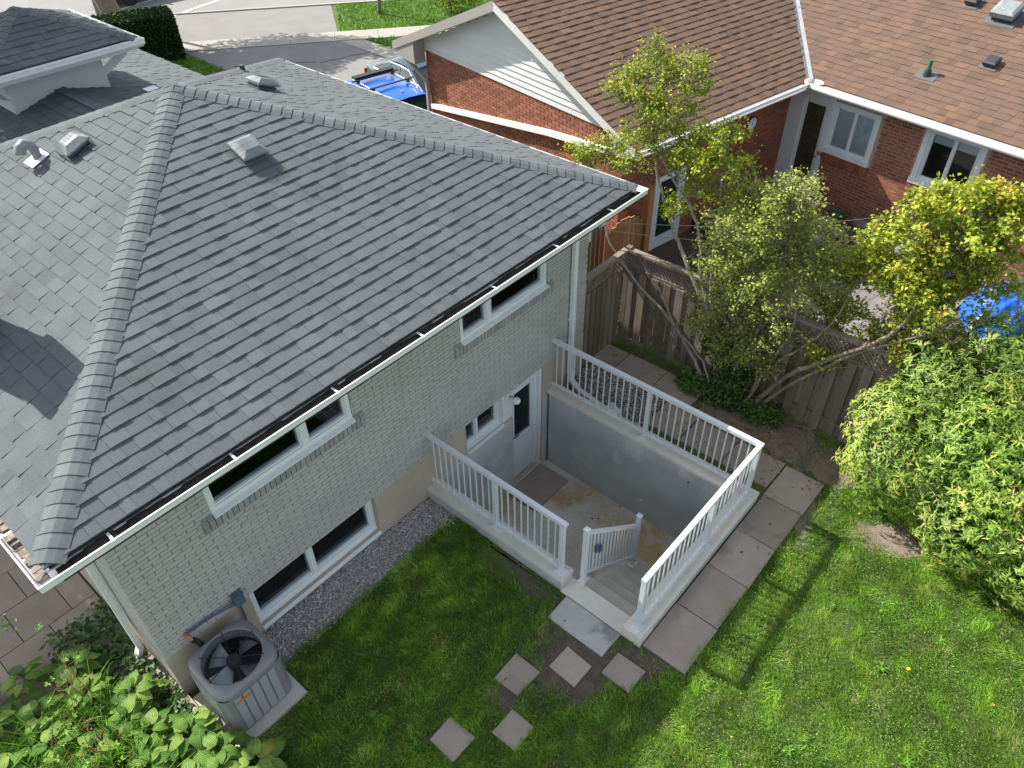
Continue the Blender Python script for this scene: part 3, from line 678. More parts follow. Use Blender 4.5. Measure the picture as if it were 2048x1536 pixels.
nF, nL, nR, nB = Vector((0, -KP, 1)), Vector((-KP, 0, 1)), Vector((KP, 0, 1)), Vector((0, KP, 1))
capline((e0+.03, f0+.03, zE+.012), AP, nF, nL, parent=roof); capline((e1-.03, f0+.03, zE+.012), AP, nF, nR, parent=roof)
capline((e0, f1, zE), AP, nL, nB, parent=roof); capline((e1, f1, zE), AP, nR, nB, parent=roof)
# soffit, fascia, gutter
q = MB(); q.box(.27, 8.65, 5.30, 13.67, 3.245, 3.262); q.build('soffit', M['soffit'], house)
q = MB(); q.box(.25, 8.67, 5.28, 5.30, 3.24, 3.352); q.box(.25, .27, 5.30, 13.67, 3.24, 3.40); q.box(8.65, 8.67, 5.30, 13.67, 3.24, 3.40); q.box(.25, 8.67, 13.67, 13.69, 3.24, 3.40); q.build('fascia', M['white'], house)
def gutter(R0, zt, parent, m=M['white'], w=.13):
    x0, x1, y0, y1 = R0
    pr = [(0, -.03), (0, -.115), (.65*w, -.115), (.95*w, -.07), (.95*w, -.03), (w, .004), (w-.013, .004), (w-.013, -.002), (w-.011, -.008), (.95*w-.008, -.035), (.95*w-.01, -.066), (.63*w, -.107), (.006, -.107), (.006, -.03)]
    q = MB(); cs = [(-1, -1, x0, y0), (1, -1, x1, y0), (1, 1, x1, y1), (-1, 1, x0, y1)]; n = len(pr); V_ = []
    for sx, sy_, x, y in cs: V_ += [(x+sx*o, y+sy_*o, zt+z) for o, z in pr]
    fs = []
    for c in range(4):
        d = (c+1) % 4
        for i in range(n):
            j = (i+1) % n; fs.append((c*n+i, c*n+j, d*n+j, d*n+i))
    q.add(V_, fs); return q.build('gutter', m, parent)
gt = gutter((.25, 8.67, 5.28, 13.69), EZ, house)
q = MB(); x = .3
while x < 8.6:
    w_ = random.uniform(.08, .2); q.box(x, min(x+w_, 8.66), 5.172, 5.276, EZ-.105, EZ-.012+random.uniform(-.02, .004)); x += w_
q.build('gutter_debris', M['debris'], gt)
q = MB(); y = 5.3
while y < 13:
    w_ = random.uniform(.02, .11); q.box(.14+.05*random.random(), .245, y, y+w_, EZ-.105, EZ-.06+random.uniform(-.035, .015)); y += w_
q.build('gutter_debris', M['ldebris'], gt)
for x in (.75, 1.95, 3.15, 4.35, 5.55, 6.75, 7.95):
    q = MB(); q.box(x-.012, x+.012, 5.15, 5.26, EZ+.0045, EZ+.009); q.box(x-.02, x+.02, 5.138, 5.152, EZ-.01, EZ+.010); q.build('gutter_hanger', M['white'], gt)
for y in (5.9, 7.3, 8.7):
    q = MB(); q.box(.12, .24, y-.012, y+.012, EZ+.0045, EZ+.009); q.box(.108, .122, y-.02, y+.02, EZ-.01, EZ+.010); q.build('gutter_hanger', M['white'], gt)
# downspouts
def rtube(pts, w, d, name, m, parent, side=(1, 0, 0)):
    q = MB(); pts = [Vector(p) for p in pts]; s = Vector(side); base = 0; V_ = []
    for i, p in enumerate(pts):
        dd = (pts[min(i+1, len(pts)-1)]-pts[max(i-1, 0)]).normalized(); n = dd.cross(s).normalized(); V_ += [p+s*w/2+n*d/2, p-s*w/2+n*d/2, p-s*w/2-n*d/2, p+s*w/2-n*d/2]
    fs = [(0, 1, 2, 3), tuple(len(V_)-4+k for k in (3, 2, 1, 0))]
    for i in range(len(pts)-1):
        for k in range(4): fs.append((4*i+k, 4*i+4+k, 4*i+4+(k+1) % 4, 4*i+(k+1) % 4))
    q.add(V_, fs); return q.build(name, m, parent)
ds = rtube([(7.85, 5.22, 3.30), (7.85, 5.26, 3.20), (7.85, 5.62, 3.0), (7.85, 5.69, 2.9), (7.85, 5.69, .30), (7.83, 5.62, .13), (7.75, 5.4, .09), (7.70, 5.0, .075), (7.68, 4.6, .07)], .085, .06, 'downspout', M['white'], house)
q = MB(); q.box(7.80, 7.90, 5.655, 5.7395, 1.35, 1.38); q.build('strap', M['white'], ds)
rtube([(.20, 6.55, 3.30), (.26, 6.55, 3.2), (.55, 6.55, 3.0), (.63, 6.55, 2.9), (.63, 6.55, .25), (.55, 6.55, .1)], .085, .06, 'downspout', M['white'], house, (0, 1, 0))
t = thing('drain_pipe', 'white drain pipe lying on the soil outside the long stairwell railing', 'pipe', (7.68, 3.6, .05))
q = MB(); q.tube([(7.68, 4.62, .06), (7.68, 3.5, .055), (7.69, 2.55, .05)], .042, 10); q.build('pipe', M['white'], t, smooth=True)
q = MB(); q.add([(7.72, 4.9, .03), (7.86, 4.62, .02), (7.72, 4.58, .03), (7.77, 4.78, .20)], [(0, 2, 1), (0, 1, 3), (1, 2, 3), (2, 0, 3)]); q.build('splash_guard', M['white'], t)

# roof vents -----------------------------------------------------------
def box_vent(cx, cyy, H, U, parent, m=M['vent'], w=.17, h=.11, cage=True, name='roof_vent'):
    H, U = Vector(H), Vector(U); V = (H+Vector((0, 0, KP)))*cs_; N = U.cross(V)
    if N.z < 0: N = -N
    c = Vector(cyy)
    F = Frame(c, U, V, N); q = MB(); q.fbox(F, -w*.8, w*.8, -w*.8, w*.8, .0, h*.5)
    v = q.build(name, M['ventdark'], parent)
    q = MB()
    for k in range(4): q.fbox(F, -w*.86, w*.86, -w*.86, w*.86, .028+k*h*.16, .034+k*h*.16)
    q.build('louvre', M['ventdark'], v)
    q = MB(); a, b = w, w*.55
    P = [F(s*a, t_*a, h*.72) for s, t_ in ((-1, -1), (1, -1), (1, 1), (-1, 1))]+[F(s*a, t_*a, h*.95) for s, t_ in ((-1, -1), (1, -1), (1, 1), (-1, 1))]+[F(s*b, t_*b, h*1.45) for s, t_ in ((-1, -1), (1, -1), (1, 1), (-1, 1))]
    fs = [(3, 2, 1, 0), (8, 9, 10, 11)]+[(k, (k+1) % 4, (k+1) % 4+4, k+4) for k in range(4)]+[(k+4, (k+1) % 4+4, (k+1) % 4+8, k+8) for k in range(4)]
    if F.flip: fs = [f[::-1] for f in fs]
    q.add(P, fs); q.build('hood', m, v)
    if cage:
        q = MB(); g = w*1.08
        for k in range(9):
            s = -g+2*g*k/12; q.tube([F(s, -g, .015), F(s, -g, h*1.0), F(s*.7, -g*.6, h*1.6), F(s*.7, g*.6, h*1.6), F(s, g, h), F(s, g, .015)], .0018, 3)
            if k % 2 == 0: q.tube([F(-g, s, .015), F(-g, s, h), F(-g*.6, s*.7, h*1.6), F(g*.6, s*.7, h*1.6), F(g, s, h), F(g, s, .015)], .0018, 3)
        for hh in (.3, .65, 1.0): q.tube([F(-g, -g, h*hh), F(g, -g, h*hh), F(g, g, h*hh), F(-g, g, h*hh), F(-g, -g, h*hh)], .0018, 3)
        q.build('wire_guard', M['vent'], v)
    return v
zr = lambda y: EZ+KP*(y-EY0)
box_vent(0, (4.50, 8.18, zr(8.18)), (0, 1, 0), (1, 0, 0), roof)
box_vent(0, (3.22, 9.86, EZ+KP*(3.22-EX0)), (1, 0, 0), (0, -1, 0), roof)
box_vent(0, (5.98, 10.02, EZ+KP*(EX1-5.98)), (-1, 0, 0), (0, 1, 0), roof)
zz = EZ+KP*(2.9-EX0); c0 = Vector((2.88, 10.28, zz))
q = MB(); q.tube([c0, c0+Vector((0, 0, .12)), c0+Vector((-.03, .0, .19)), c0+Vector((-.09, -.01, .22)), c0+Vector((-.15, -.02, .19)), c0+Vector((-.17, -.02, .13))], [.055, .055, .062, .066, .068, .068], 12, cap=False); gn = q.build('pipe_vent', M['vent'], roof, smooth=True)
q = MB(); q.lathe(c0+Vector((-.168, -.02, .135)), [(0, 0), (.06, 0)], 10); q.build('opening', M['ventblack'], gn)
q = MB(); q.obox(c0+Vector((-.02, 0, .01)), (.12, 0, .12*KP), (0, .12, 0), (0, 0, .006)); q.build('flashing_plate', M['white'], gn)
q = MB(); q.box(4.46, 4.60, 10.22, 10.36, 4.6, 4.83); q.build('chimney_flue', M['ventblack'], roof); q = MB(); q.box(4.45, 4.61, 10.21, 10.37, 4.831, 4.85); q.build('flue_cap', M['elbox'], roof)
q = MB(); q.tube([(6.62, 11.5, 4.1), (6.60, 11.5, 4.34)], .04, 8); q.build('pipe_vent', M['ventblack'], roof)
# chimney standing on the left slope
q = MB(); q.box(.76, 1.24, 8.12, 8.75, 3.5, 5.05); ch = q.build('chimney', M['mortar'], house); q = MB(); q.box(.72, 1.28, 8.08, 8.79, 5.05, 5.13); q.build('chimney_cap', M['conc'], ch)
pieces(bricks(Frame((0, 8.12, 0), (1, 0, 0), (0, 0, 1), (0, -1, 0)), .76, 1.24, 3.75, 5.05, [], .059, .212)+bricks(Frame((1.24, 0, 0), (0, 1, 0), (0, 0, 1), (1, 0, 0)), 8.12, 8.75, 3.8, 5.05, [], .059, .212), 'chimney_brick', M['brick'], ch)

# low rear roof and the small turret behind
LR = .26
q = MB(); q.add([(1.7, 11.6, 3.36), (4.5, 11.6, 4.09), (7.3, 11.6, 3.36), (1.7, 19, 3.36), (4.5, 19, 4.09), (7.3, 19, 3.36), (1.7, 11.6, 3.2), (7.3, 11.6, 3.2), (1.7, 19, 3.2), (7.3, 19, 3.2)], [(0, 1, 4, 3), (1, 2, 5, 4), (0, 3, 8, 6), (2, 7, 9, 5), (3, 4, 5, 9, 8), (6, 7, 2, 1, 0)]); lr = q.build('rear_roof', M['underlay'], house)
cl = 1/math.sqrt(1+LR*LR)
spp = shingles((7.3, 11.7, 3.375), (0, 1, 0), (-cl, 0, LR*cl), [(-1, 0, 0)], 0, 7.3, 2.8/cl-.02, .1565) + shingles((1.7, 19, 3.375), (0, -1, 0), (cl, 0, LR*cl), [], 0, 7.3, 2.8/cl-.02, .1565)
q = MB()
for v_, f_, t_ in spp: q.add(v_, f_, t_)
q.build('rear_shingle_field', M['shingle'], lr, kind='stuff')
q = MB(); q.add([(4.44, 12, 4.075), (4.5, 12, 4.105), (4.56, 12, 4.075), (4.44, 13.5, 4.085), (4.5, 13.5, 4.115), (4.56, 13.5, 4.085)], [(0, 1, 4, 3), (1, 2, 5, 4)]); q.build('ridge_flashing', M['flash'], lr)
q = MB(); q.box(1.9, 7.1, 13.2, 18.8, 0, 3.25); q.build('rear_wall', M['mortar'], house)
tw = MB(); tw.box(3.76, 5.29, 13.5, 15.0, 3.2, 4.46); turret = tw.build('turret_wall', M['siding'], house)
tx0, tx1, ty0, ty1, tz = 3.38, 5.77, 13.09, 15.48, 4.64
k2 = .42; tc = ((tx0+tx1)/2, (ty0+ty1)/2); hw = (tx1-tx0)/2
q = MB(); q.add([(tx0, ty0, tz), (tx1, ty0, tz), (tx1, ty1, tz), (tx0, ty1, tz), (tc[0], tc[1], tz+k2*hw)], [(0, 1, 4), (1, 2, 4), (2, 3, 4), (3, 0, 4), (3, 2, 1, 0)]); tr = q.build('turret_roof', M['underlay'], turret)
ck = 1/math.sqrt(1+k2*k2); ssl = hw/ck; spp = []
for O, U, H in (((tx0, ty0), (1, 0, 0), (0, 1, 0)), ((tx0, ty1), (0, -1, 0), (1, 0, 0)), ((tx1, ty0), (0, 1, 0), (-1, 0, 0))):
    V = (Vector(H)+Vector((0, 0, k2)))*ck; r = hw/ssl; spp += shingles((O[0], O[1], tz+.012), U, V, [(-1, r, 0), (1, r, 2*hw)], 0, 2*hw, ssl, .15)
q = MB()
for v_, f_, t_ in spp: q.add(v_, f_, t_)
q.build('shingle_field', M['shingle'], tr, kind='stuff')
# turret caps
def capline_q(A, B, N1, N2, parent): capline(A, B, N1, N2, step=.15, w=.1, parent=parent)
apx2 = Vector((tc[0], tc[1], tz+k2*hw+.012))
q0 = len(C.objects)
for cx_, cy2, n1, n2 in ((tx0, ty0, (0, -k2, 1), (-k2, 0, 1)), (tx1, ty0, (0, -k2, 1), (k2, 0, 1))): capline((cx_, cy2, tz+.012), apx2, n1, n2, step=.14, w=.10, parent=tr)
q = MB(); q.box(tx0-.0, tx1, ty0, ty0+.02, tz-.16, tz-.01); q.box(tx0, tx0+.02, ty0+.02, ty1, tz-.16, tz-.01); q.box(tx1-.02, tx1, ty0+.02, ty1, tz-.16, tz-.01); q.box(tx0+.02, tx1-.02, ty0+.02, ty1, tz-.165, tz-.15); q.build('turret_fascia', M['white'], turret)
gutter((tx0, tx1, ty0, ty1), tz-.005, turret, w=.10)
for a_, b_ in (((5.30, 13.55, 4.15), (5.62, 13.25, 4.47)), ((3.75, 13.55, 4.15), (3.5, 13.25, 4.47))):
    q = MB(); q.obox((Vector(a_)+Vector(b_))/2, (Vector(b_)-Vector(a_))/2, Vector((.7, .7, 0))*.05, (Vector(b_)-Vector(a_)).cross(Vector((.7, .7, 0))).normalized()*.06); q.build('eave_brace', M['white'], turret)
# ------------------------------------------------------------------ air conditioner
ac = thing('air_conditioner', 'taupe outdoor air conditioner unit with round top fan on a slab at the house corner', 'air conditioner', (1.18, 5.18, 0))
def rrect(x0, x1, y0, y1, r, n=5):
    out = []
    for cx, cyy, a0 in ((x1-r, y0+r, -90), (x1-r, y1-r, 0), (x0+r, y1-r, 90), (x0+r, y0+r, 180)):
        for k in range(n+1): a = math.radians(a0+90*k/n); out.append((cx+r*math.cos(a), cyy+r*math.sin(a)))
    return out
AX0, AX1, AY0, AY1 = .80, 1.56, 4.84, 5.58; acx, acy = (AX0+AX1)/2, (AY0+AY1)/2
q = MB(); q.box(AX0-.09, AX1+.06, AY0-.14, AY1+.06, -.02, .05); q.build('base_slab', M['conc'], ac)
q = MB(); r0 = rrect(AX0, AX1, AY0, AY1, .10); n = len(r0)
q.add([(x, y, .052) for x, y in r0]+[(x, y, .76) for x, y in r0], [(k, (k+1) % n, (k+1) % n+n, k+n) for k in range(n)]); body = q.build('body', M['acbody'], ac)
# vertical louvre ribs
for side in range(4):
    for k in range(5):
        q = MB(); s0 = .12+k*.105
        if side == 0: q.box(AX0+s0, AX0+s0+.085, AY0-.012, AY0-.0005, .09, .72)
        if side == 1: q.box(AX0-.012, AX0-.0005, AY0+s0, AY0+s0+.085, .09, .72)
        if side == 2: q.box(AX1+.0005, AX1+.012, AY0+s0, AY0+s0+.085, .09, .72)
        if side == 3: q.box(AX0+s0, AX0+s0+.085, AY1+.0005, AY1+.012, .09, .72)
        q.build('louvre_panel', M['acpanel'], body)
q = MB(); q.box(AX0+.13, AX0+.30, AY0-.0155, AY0-.0125, .62, .66); q.build('label_plate', M['label'], body)
# top cover with round hole
q = MB(); N_ = 48; R = .325; rings = []
def superpt(a, e, rr):
    c, s = math.cos(a), math.sin(a); p = 5.0; hx, hy = (AX1-AX0)/2+e, (AY1-AY0)/2+e
    k = (abs(c/hx)**p+abs(s/hy)**p)**(-1/p); return (acx+k*c*rr, acy+k*s*rr)
V_ = []
for k in range(N_):
    a = 2*math.pi*k/N_; x, y = superpt(a, .012, 1); x2, y2 = superpt(a, .012, .975); x3, y3 = superpt(a, .0, .955)
    V_ += [(x, y, .745), (x, y, .80), (x2, y2, .825), (x3, y3, .840), (acx+(R+.018)*math.cos(a), acy+(R+.018)*math.sin(a), .848), (acx+R*math.cos(a), acy+R*math.sin(a), .843), (acx+R*math.cos(a), acy+R*math.sin(a), .70)]
fs = []
for k in range(N_):
    j = (k+1) % N_
    for i in range(6): fs.append((k*7+i, j*7+i, j*7+i+1, k*7+i+1))
q.add(V_, fs); q.build('top_cover', M['acbody'], ac, smooth=True)
q = MB(); q.lathe((acx, acy, 0), [(R+.0, .70), (R-.005, .69), (R-.01, .55), (0, .54)], 32); q.build('fan_well', M['acdark'], ac)
fan = MB(); fan.lathe((acx, acy, 0), [(0, .79), (.07, .79), (.078, .78), (.078, .68), (0, .66)], 24); fo = fan.build('fan_motor', M['ventblack'], ac, smooth=False)
for k in range(4):
    a0 = math.radians(20+90*k); q = MB(); P = []
    for i, rr in enumerate((.07, .15, .23, .30)):
        for j, da in enumerate((-.32, 0, .36)):
            a = a0+da*(1.1+.25*i/3); P.append((acx+rr*math.cos(a), acy+rr*math.sin(a), .70+.05*(j-1)*-1+.0*i))
    q.add(P, [(i*3+j, i*3+j+1, i*3+j+4, i*3+j+3) for i in range(3) for j in range(2)]); q.build('fan_blade', M['acblade'], fo, smooth=True)
q = MB()
for k in range(20):
    rr = .09+.0122*k; q.tube([(acx+rr*math.cos(2*math.pi*i/40), acy+rr*math.sin(2*math.pi*i/40), .842) for i in range(41)], .0016, 3)
q.build('grille_ring', M['wire'], ac)
for k in range(6):
    a = math.radians(15+60*k); q = MB(); q.tube([(acx+.07*math.cos(a), acy+.07*math.sin(a), .82), (acx+(R+.02)*math.cos(a), acy+(R+.02)*math.sin(a), .853)], .0055, 5); q.build('grille_spoke', M['wire'], ac)
t = thing('junction_box', 'blue grey electrical junction box on the wall beside the lower window', 'electrical box', (1.62, 5.7, .9))
q = MB(); q.fbox(Ff, 1.565, 1.685, .86, 1.03, .0, .09); q.fbox(Ff, 1.558, 1.692, 1.0305, 1.045, .0, .10); q.build('box', M['elbox'], t)
q = MB(); q.tube([Ff(1.62, .86, .04), Ff(1.62, .6, .04), Ff(1.60, .4, .06)], .014); q.tube([Ff(1.58, .88, .05), Ff(1.3, .96, .04), Ff(1.0, .98, .03)], .011); q.tube([Ff(1.58, .93, .05), Ff(1.35, .985, .045), Ff(1.0, 1.02, .03)], .009); q.build('conduit', M['elbox'], t)
t = thing('refrigerant_line', 'copper pipe joint with black insulation entering the wall behind the air conditioner', 'pipe', (1.02, 5.7, .9))
q = MB(); q.tube([Ff(.98, .99, -.01), Ff(.98, .98, .07), Ff(1.0, .93, .10), Ff(1.04, .84, .12)], .022, 8); q.build('pipe', M['copper'], t)
q = MB(); q.tube([Ff(1.0, .94, .11), Ff(1.04, .86, .13), Ff(1.07, .7, .12)], .034, 8); q.build('insulation', M['rubber'], t)

# ------------------------------------------------------------------ neighbour's house
nb = thing('brick_house', 'red brick bungalow with brown shingled roof and white gable siding beyond the fence', 'house', L(14, 11, 0))
GX, RY, WX = 9.85, 9.05, 15.0
q = MB(); q.fbox(FN, GX+.02, GX+.25, RY, 15.4, -.4, 2.72); q.fbox(FN, GX+.25, WX, RY+.02, RY+.25, -.4, 2.72); q.fbox(FN, GX+.25, 22, 15.15, 15.4, -.4, 2.72)
FG = Frame(L(GX, 0, 0), EY, (0, 0, 1), -EX); FR = Frame(L(0, RY, 0), EX, (0, 0, 1), -EY); FWn = Frame(L(WX, 0, 0), EY, (0, 0, 1), -EX)
NW1 = (7.06, 7.98, 1.40, 2.30); NW2 = (4.98, 5.96, 1.46, 2.42); ND = (8.06, 9.03, .12, 2.36); SD = (10.8, 11.7, -.4, 1.62)
wallboxes(FWn, -6, RY+.2, -.4, 2.72, [NW1, NW2, ND], .24, q); nw = q.build('wall', M['rmortar'], nb)
BC, BL = .0700, .220
sp = bricks(FG, RY, 15.38, .0, 2.74, [], BC, BL, mort=.014) + bricks(FR, GX+.0, WX, .0, 2.70, [SD], BC, BL, mort=.014) + bricks(FWn, -4.0, RY, .2, 2.70, [(NW1[0]-.15, NW1[1]+.13, NW1[2]-.30, NW1[3]+.15), (NW2[0]-.15, NW2[1]+.15, NW2[2]-.30, NW2[3]+.15), (ND[0]-.02, 9.06, ND[2]-.2, 2.8)], BC, BL, mort=.014)
pieces(sp, 'brick', M['rbrick'], nw)
for w_ in (NW1, NW2):
    a = w_[0]-.15
    while a < w_[1]+.13-.04:
        q = MB(); P = [FWn(u, v, nn) for u in (a+.004, a+.063) for v, nn in ((w_[2]-.295, 0), (w_[2]-.295, .035), (w_[2]-.135, .045), (w_[2]-.10, 0))]
        q.add(P, [(0, 1, 2, 3), (4, 7, 6, 5), (0, 4, 5, 1), (1, 5, 6, 2), (2, 6, 7, 3)], random.random()); q.build('sill_brick', M['rbrick'], nw); a += .068
window(FWn, *NW1, [7.52], nb, mw=.018, fw=.04, rec=.02, casing=.085, back=M['room'])
w1 = C.objects[-1] if False else None
q = MB(); q.fbox(FWn, NW1[0], NW1[1], NW1[2]+.03, NW1[3], -.085, -.08); q.build('blind', M['curtain'], nb)
window(FWn, *NW2, [5.47], nb, mw=.018, fw=.04, rec=.02, casing=.10, back=M['room'])
q = MB(); q.fbox(FWn, NW2[0]+.06, NW2[1]-.06, NW2[3]-.24, NW2[3]-.05, -.12, -.10); q.build('blind', M['curtain'], nb)
# corner door
q = MB(); q.fbox(FWn, 8.02, 8.14, .1, 2.5, -.03, .04); q.fbox(FWn, 8.70, 9.045, .1, 2.5, -.03, .04); q.fbox(FWn, 8.14, 8.70, 2.27, 2.5, -.03, .04); q.fbox(FWn, 8.14, 8.70, .1, .16, -.03, .06); df = q.build('door_frame', M['door'], nb)
q = MB(); q.fbox(FWn, 8.14, 8.20, .16, 2.27, -.04, .01); q.fbox(FWn, 8.64, 8.70, .16, 2.27, -.04, .01); q.fbox(FWn, 8.20, 8.64, .16, .50, -.04, .01); q.fbox(FWn, 8.20, 8.64, 2.2, 2.27, -.04, .01); d2 = q.build('door', M['door'], nb)
q = MB(); q.fbox(FWn, 8.20, 8.64, .50, 2.2, -.03, -.012); q.build('door_pane', M['doorglass'], d2)
for cx_, cz_, ra, rb in ((8.42, 1.95, .14, .17), (8.42, 1.60, .16, .05), (8.42, 1.2, .12, .06)):
    q = MB(); q.tube([FWn(cx_+ra*math.cos(2*math.pi*k/24), cz_+rb*math.sin(2*math.pi*k/24), -.010) for k in range(25)], .004, 4); q.build('etched_line', M['ventdark'], d2)
q = MB(); q.tube([FWn(8.13, 1.15, .04), FWn(8.13, 1.15, .09), FWn(8.22, 1.15, .09)], .011); q.build('handle', M['black'], d2)
# side door in the rear wall
q = MB(); q.fbox(FR, 10.80, 10.90, -.4, 1.62, 0, .045); q.fbox(FR, 11.6, 11.70, -.4, 1.62, 0, .045); q.fbox(FR, 10.90, 11.6, 1.52, 1.62, 0, .045); q.fbox(FR, 10.90, 11.6, -.4, .25, -.02, .03); q.fbox(FR, 10.9, 10.98, .25, 1.52, -.02, .03); q.fbox(FR, 11.52, 11.6, .25, 1.52, -.02, .03); d3 = q.build('side_door', M['door'], nb)
q = MB(); q.fbox(FR, 10.98, 11.52, .25, 1.52, -.015, .0); q.build('pane', M['cglass'], d3)
# gable siding boards
RZ, NK, NY0, NYR = 2.75, .42, 8.5, 12.4; RIDGE = RZ+NK*(NYR-NY0)
v = 2.742; k = 0
while v < RIDGE-.12:
    y0 = NY0+(v-RZ)/NK+.45 if v > 2.75+.2 else RY; y0 = max(RY, NY0+(v+.06-RZ)/NK+.08); y1 = 2*NYR-y0
    if y1-y0 < .1: break
    vt = v+.110; y0 = max(RY, y0, NY0+(vt-RZ)/NK+.20); y1 = 2*NYR-y0; y0t = max(RY, NY0+(vt-RZ)/NK+.36); y1t = 2*NYR-y0t
    q = MB(); P = [FG(max(y0, RY), v, .028), FG(min(y1, 15.4), v, .028), FG(min(y1t, 15.4), vt, .010), FG(y0t, vt, .010), FG(y0, v, -.02), FG(min(y1, 15.4), v, -.02)]
    q.add(P, [(0, 3, 2, 1), (0, 1, 5, 4)], random.random()); q.build('siding_board', M['siding'], nb); v += .118
q = MB(); q.fbox(FN, GX+.02, GX+.2, RY, 15.4, 2.72, 2.8); P = [L(GX+.05, RY, 2.72), L(GX+.05, 15.75, 2.72), L(GX+.05, NYR, RIDGE-.06)]; q.add(P, [(0, 2, 1)]); q.build('gable_wall', M['ntaupe'], nb)  # wall coloured darker so the gaps between boards read as shade lines
# roof
cn = 1/math.sqrt(1+NK*NK); GE = 9.55
q = MB()
def R(x, y, z): return L(x, y, z)
XR = 18.5; XE = 30
q.add([R(GE, NY0, RZ), R(14.6, NY0, RZ), R(XR, NYR, RIDGE), R(GE, NYR, RIDGE), R(14.6, -8, RZ), R(XR, -8, RIDGE), R(GE, 16.3, RZ), R(XE, 16.3, RZ), R(XE, NYR, RIDGE), R(22.4, -8, RZ), R(22.4, 8.5, RZ), R(XE, 8.5, RZ)],
      [(0, 1, 2, 3), (1, 4, 5, 2), (3, 8, 7, 6), (5, 9, 10, 2), (2, 10, 11, 8)])
nr = q.build('roof', M['underlay'], nb)
V = EY*cn+Vector((0, 0, NK*cn)); Nn = None
vl = (NYR-NY0)/cn; xm = 14.6-GE
a = Vector((1, -1/(1/cn))) # valley half plane on rear slope: u - v*cn <= xm
sp = shingles(L(GE, NY0, RZ+.012), EX, V, [(-1, 0, .03), (1, -cn, xm-.05)], 0, xm+4.5, vl, .155, wmin=.14, wmax=.30, t0=.010, t1=.017)
V2 = EX*cn+Vector((0, 0, NK*cn)); O2 = L(14.6, 8.5, RZ+.012)
sp += shingles(O2, -EY, V2, [(-1, -cn, -.05)], -4.2, 13, (XR-14.6)/cn, .155, wmin=.14, wmax=.30, t0=.006, t1=.011)
pieces(sp, 'shingle', M['bshingle'], nr)
sp = []
q = MB()
for k in range(0, 1):
    P = []
    for s in (0, 1):
        x = 14.6+3.9*s; y = 8.5+3.9*s; z = RZ+NK*3.9*s+.022
        P += [L(x-.055, y+.045, z+.025), L(x, y, z), L(x+.045, y-.055, z+.025)]
    q.add(P, [(0, 1, 4, 3), (1, 2, 5, 4)])
q.build('valley_flashing', M['flash'], nr)
# eaves: soffits, fascias, gutters
q = MB(); q.fbox(FN, GE+.02, 14.98, 8.55, 9.05, RZ-.17, RZ-.155); q.fbox(FN, 14.65, 15.0, -8, 9.0, RZ-.16, RZ-.14); q.build('soffit', M['ntrim'], nb)
def rake(sgn, m, n_):
    q = MB(); ya, yb = (NY0, NYR) if sgn > 0 else (2*NYR-NY0, NYR)
    P = [L(x, y, z+dz) for x in (GE-.02, GE+.005) for (y, z) in ((ya, RZ), (yb, RIDGE)) for dz in (-.17, .015)]
    q.add(P, [(0, 1, 3, 2), (4, 6, 7, 5), (1, 5, 7, 3), (0, 2, 6, 4), (0, 4, 5, 1)] if sgn < 0 else [(0, 2, 3, 1), (4, 5, 7, 6), (1, 3, 7, 5), (0, 4, 6, 2), (0, 1, 5, 4)]); q.build(n_, m, nb)
rake(1, M['ntrim'], 'rake_board'); rake(-1, M['ntaupe'], 'rake_board')
for sgn in (1, -1):
    q = MB(); ya, yb = (NY0, NYR) if sgn > 0 else (2*NYR-NY0, NYR); P = [L(x, y, z-.165) for x in (GE, GX+.03) for (y, z) in ((ya, RZ), (yb, RIDGE))]; q.add(P, [(0, 1, 3, 2)]); q.build('rake_soffit', M['ntrim'], nb)
q = MB(); P = [FG(9.03, 2.5, .30), FG(8.52, 2.58, .30), FG(8.52, 2.75, .30), FG(9.1, 2.98, .30), FG(9.03, 2.5, -.0), FG(8.52, 2.58, -.0), FG(8.52, 2.75, -.0), FG(9.1, 2.98, -.0)]
q.add(P, [(0, 1, 2, 3), (4, 7, 6, 5), (0, 4, 5, 1), (1, 5, 6, 2), (3, 7, 4, 0)]); q.build('eave_return', M['ntrim'], nb)
q = MB(); P = [FG(15.42, 2.45, .30), FG(16.2, 2.5, .30), FG(16.2, 2.66, .30), FG(15.42, 2.95, .30), FG(15.42, 2.45, 0), FG(16.2, 2.5, 0), FG(16.2, 2.66, 0), FG(15.42, 2.95, 0)]
q.add(P, [(0, 3, 2, 1), (4, 5, 6, 7), (0, 1, 5, 4), (1, 2, 6, 5), (0, 4, 7, 3)]); q.build('eave_return', M['ntaupe'], nb)
q = MB(); q.fbox(FN, GE+.03, 14.42, 8.39, 8.40, RZ-.06, RZ+.01); q.fbox(FN, GE+.03, 14.42, 8.40, 8.49, RZ-.10, RZ-.09); q.fbox(FN, GE+.03, 14.42, 8.375, 8.40, RZ+.0105, RZ+.02)
g1 = q.build('gutter', M['nwhite'], nb); q = MB(); q.fbox(FN, GE+.03, 14.6, 8.49, 8.55, RZ-.17, RZ-.005); q.build('fascia_board', M['ntrim'], nb)
q = MB(); q.fbox(FN, 14.42, 14.44, -8, 8.38, RZ-.055, RZ+.02); q.fbox(FN, 14.44, 14.47, -8, 8.38, RZ+.0, RZ+.021); q.fbox(FN, 14.47, 14.60, -8, 8.38, RZ-.10, RZ-.085); q.build('gutter', M['nwhite'], nb); q = MB(); q.fbox(FN, 14.60, 14.66, -8, 8.5, RZ-.17, RZ-.0); q.build('fascia_board', M['ntrim'], nb)
q = MB(); q.lathe(L(14.52, 8.44, RZ-.10), [(0, .0), (.12, .0), (.13, .10), (.09, .16), (0, .17)], 14); q.build('valley_splash_guard', M['ntaupe'], nb, smooth=True)
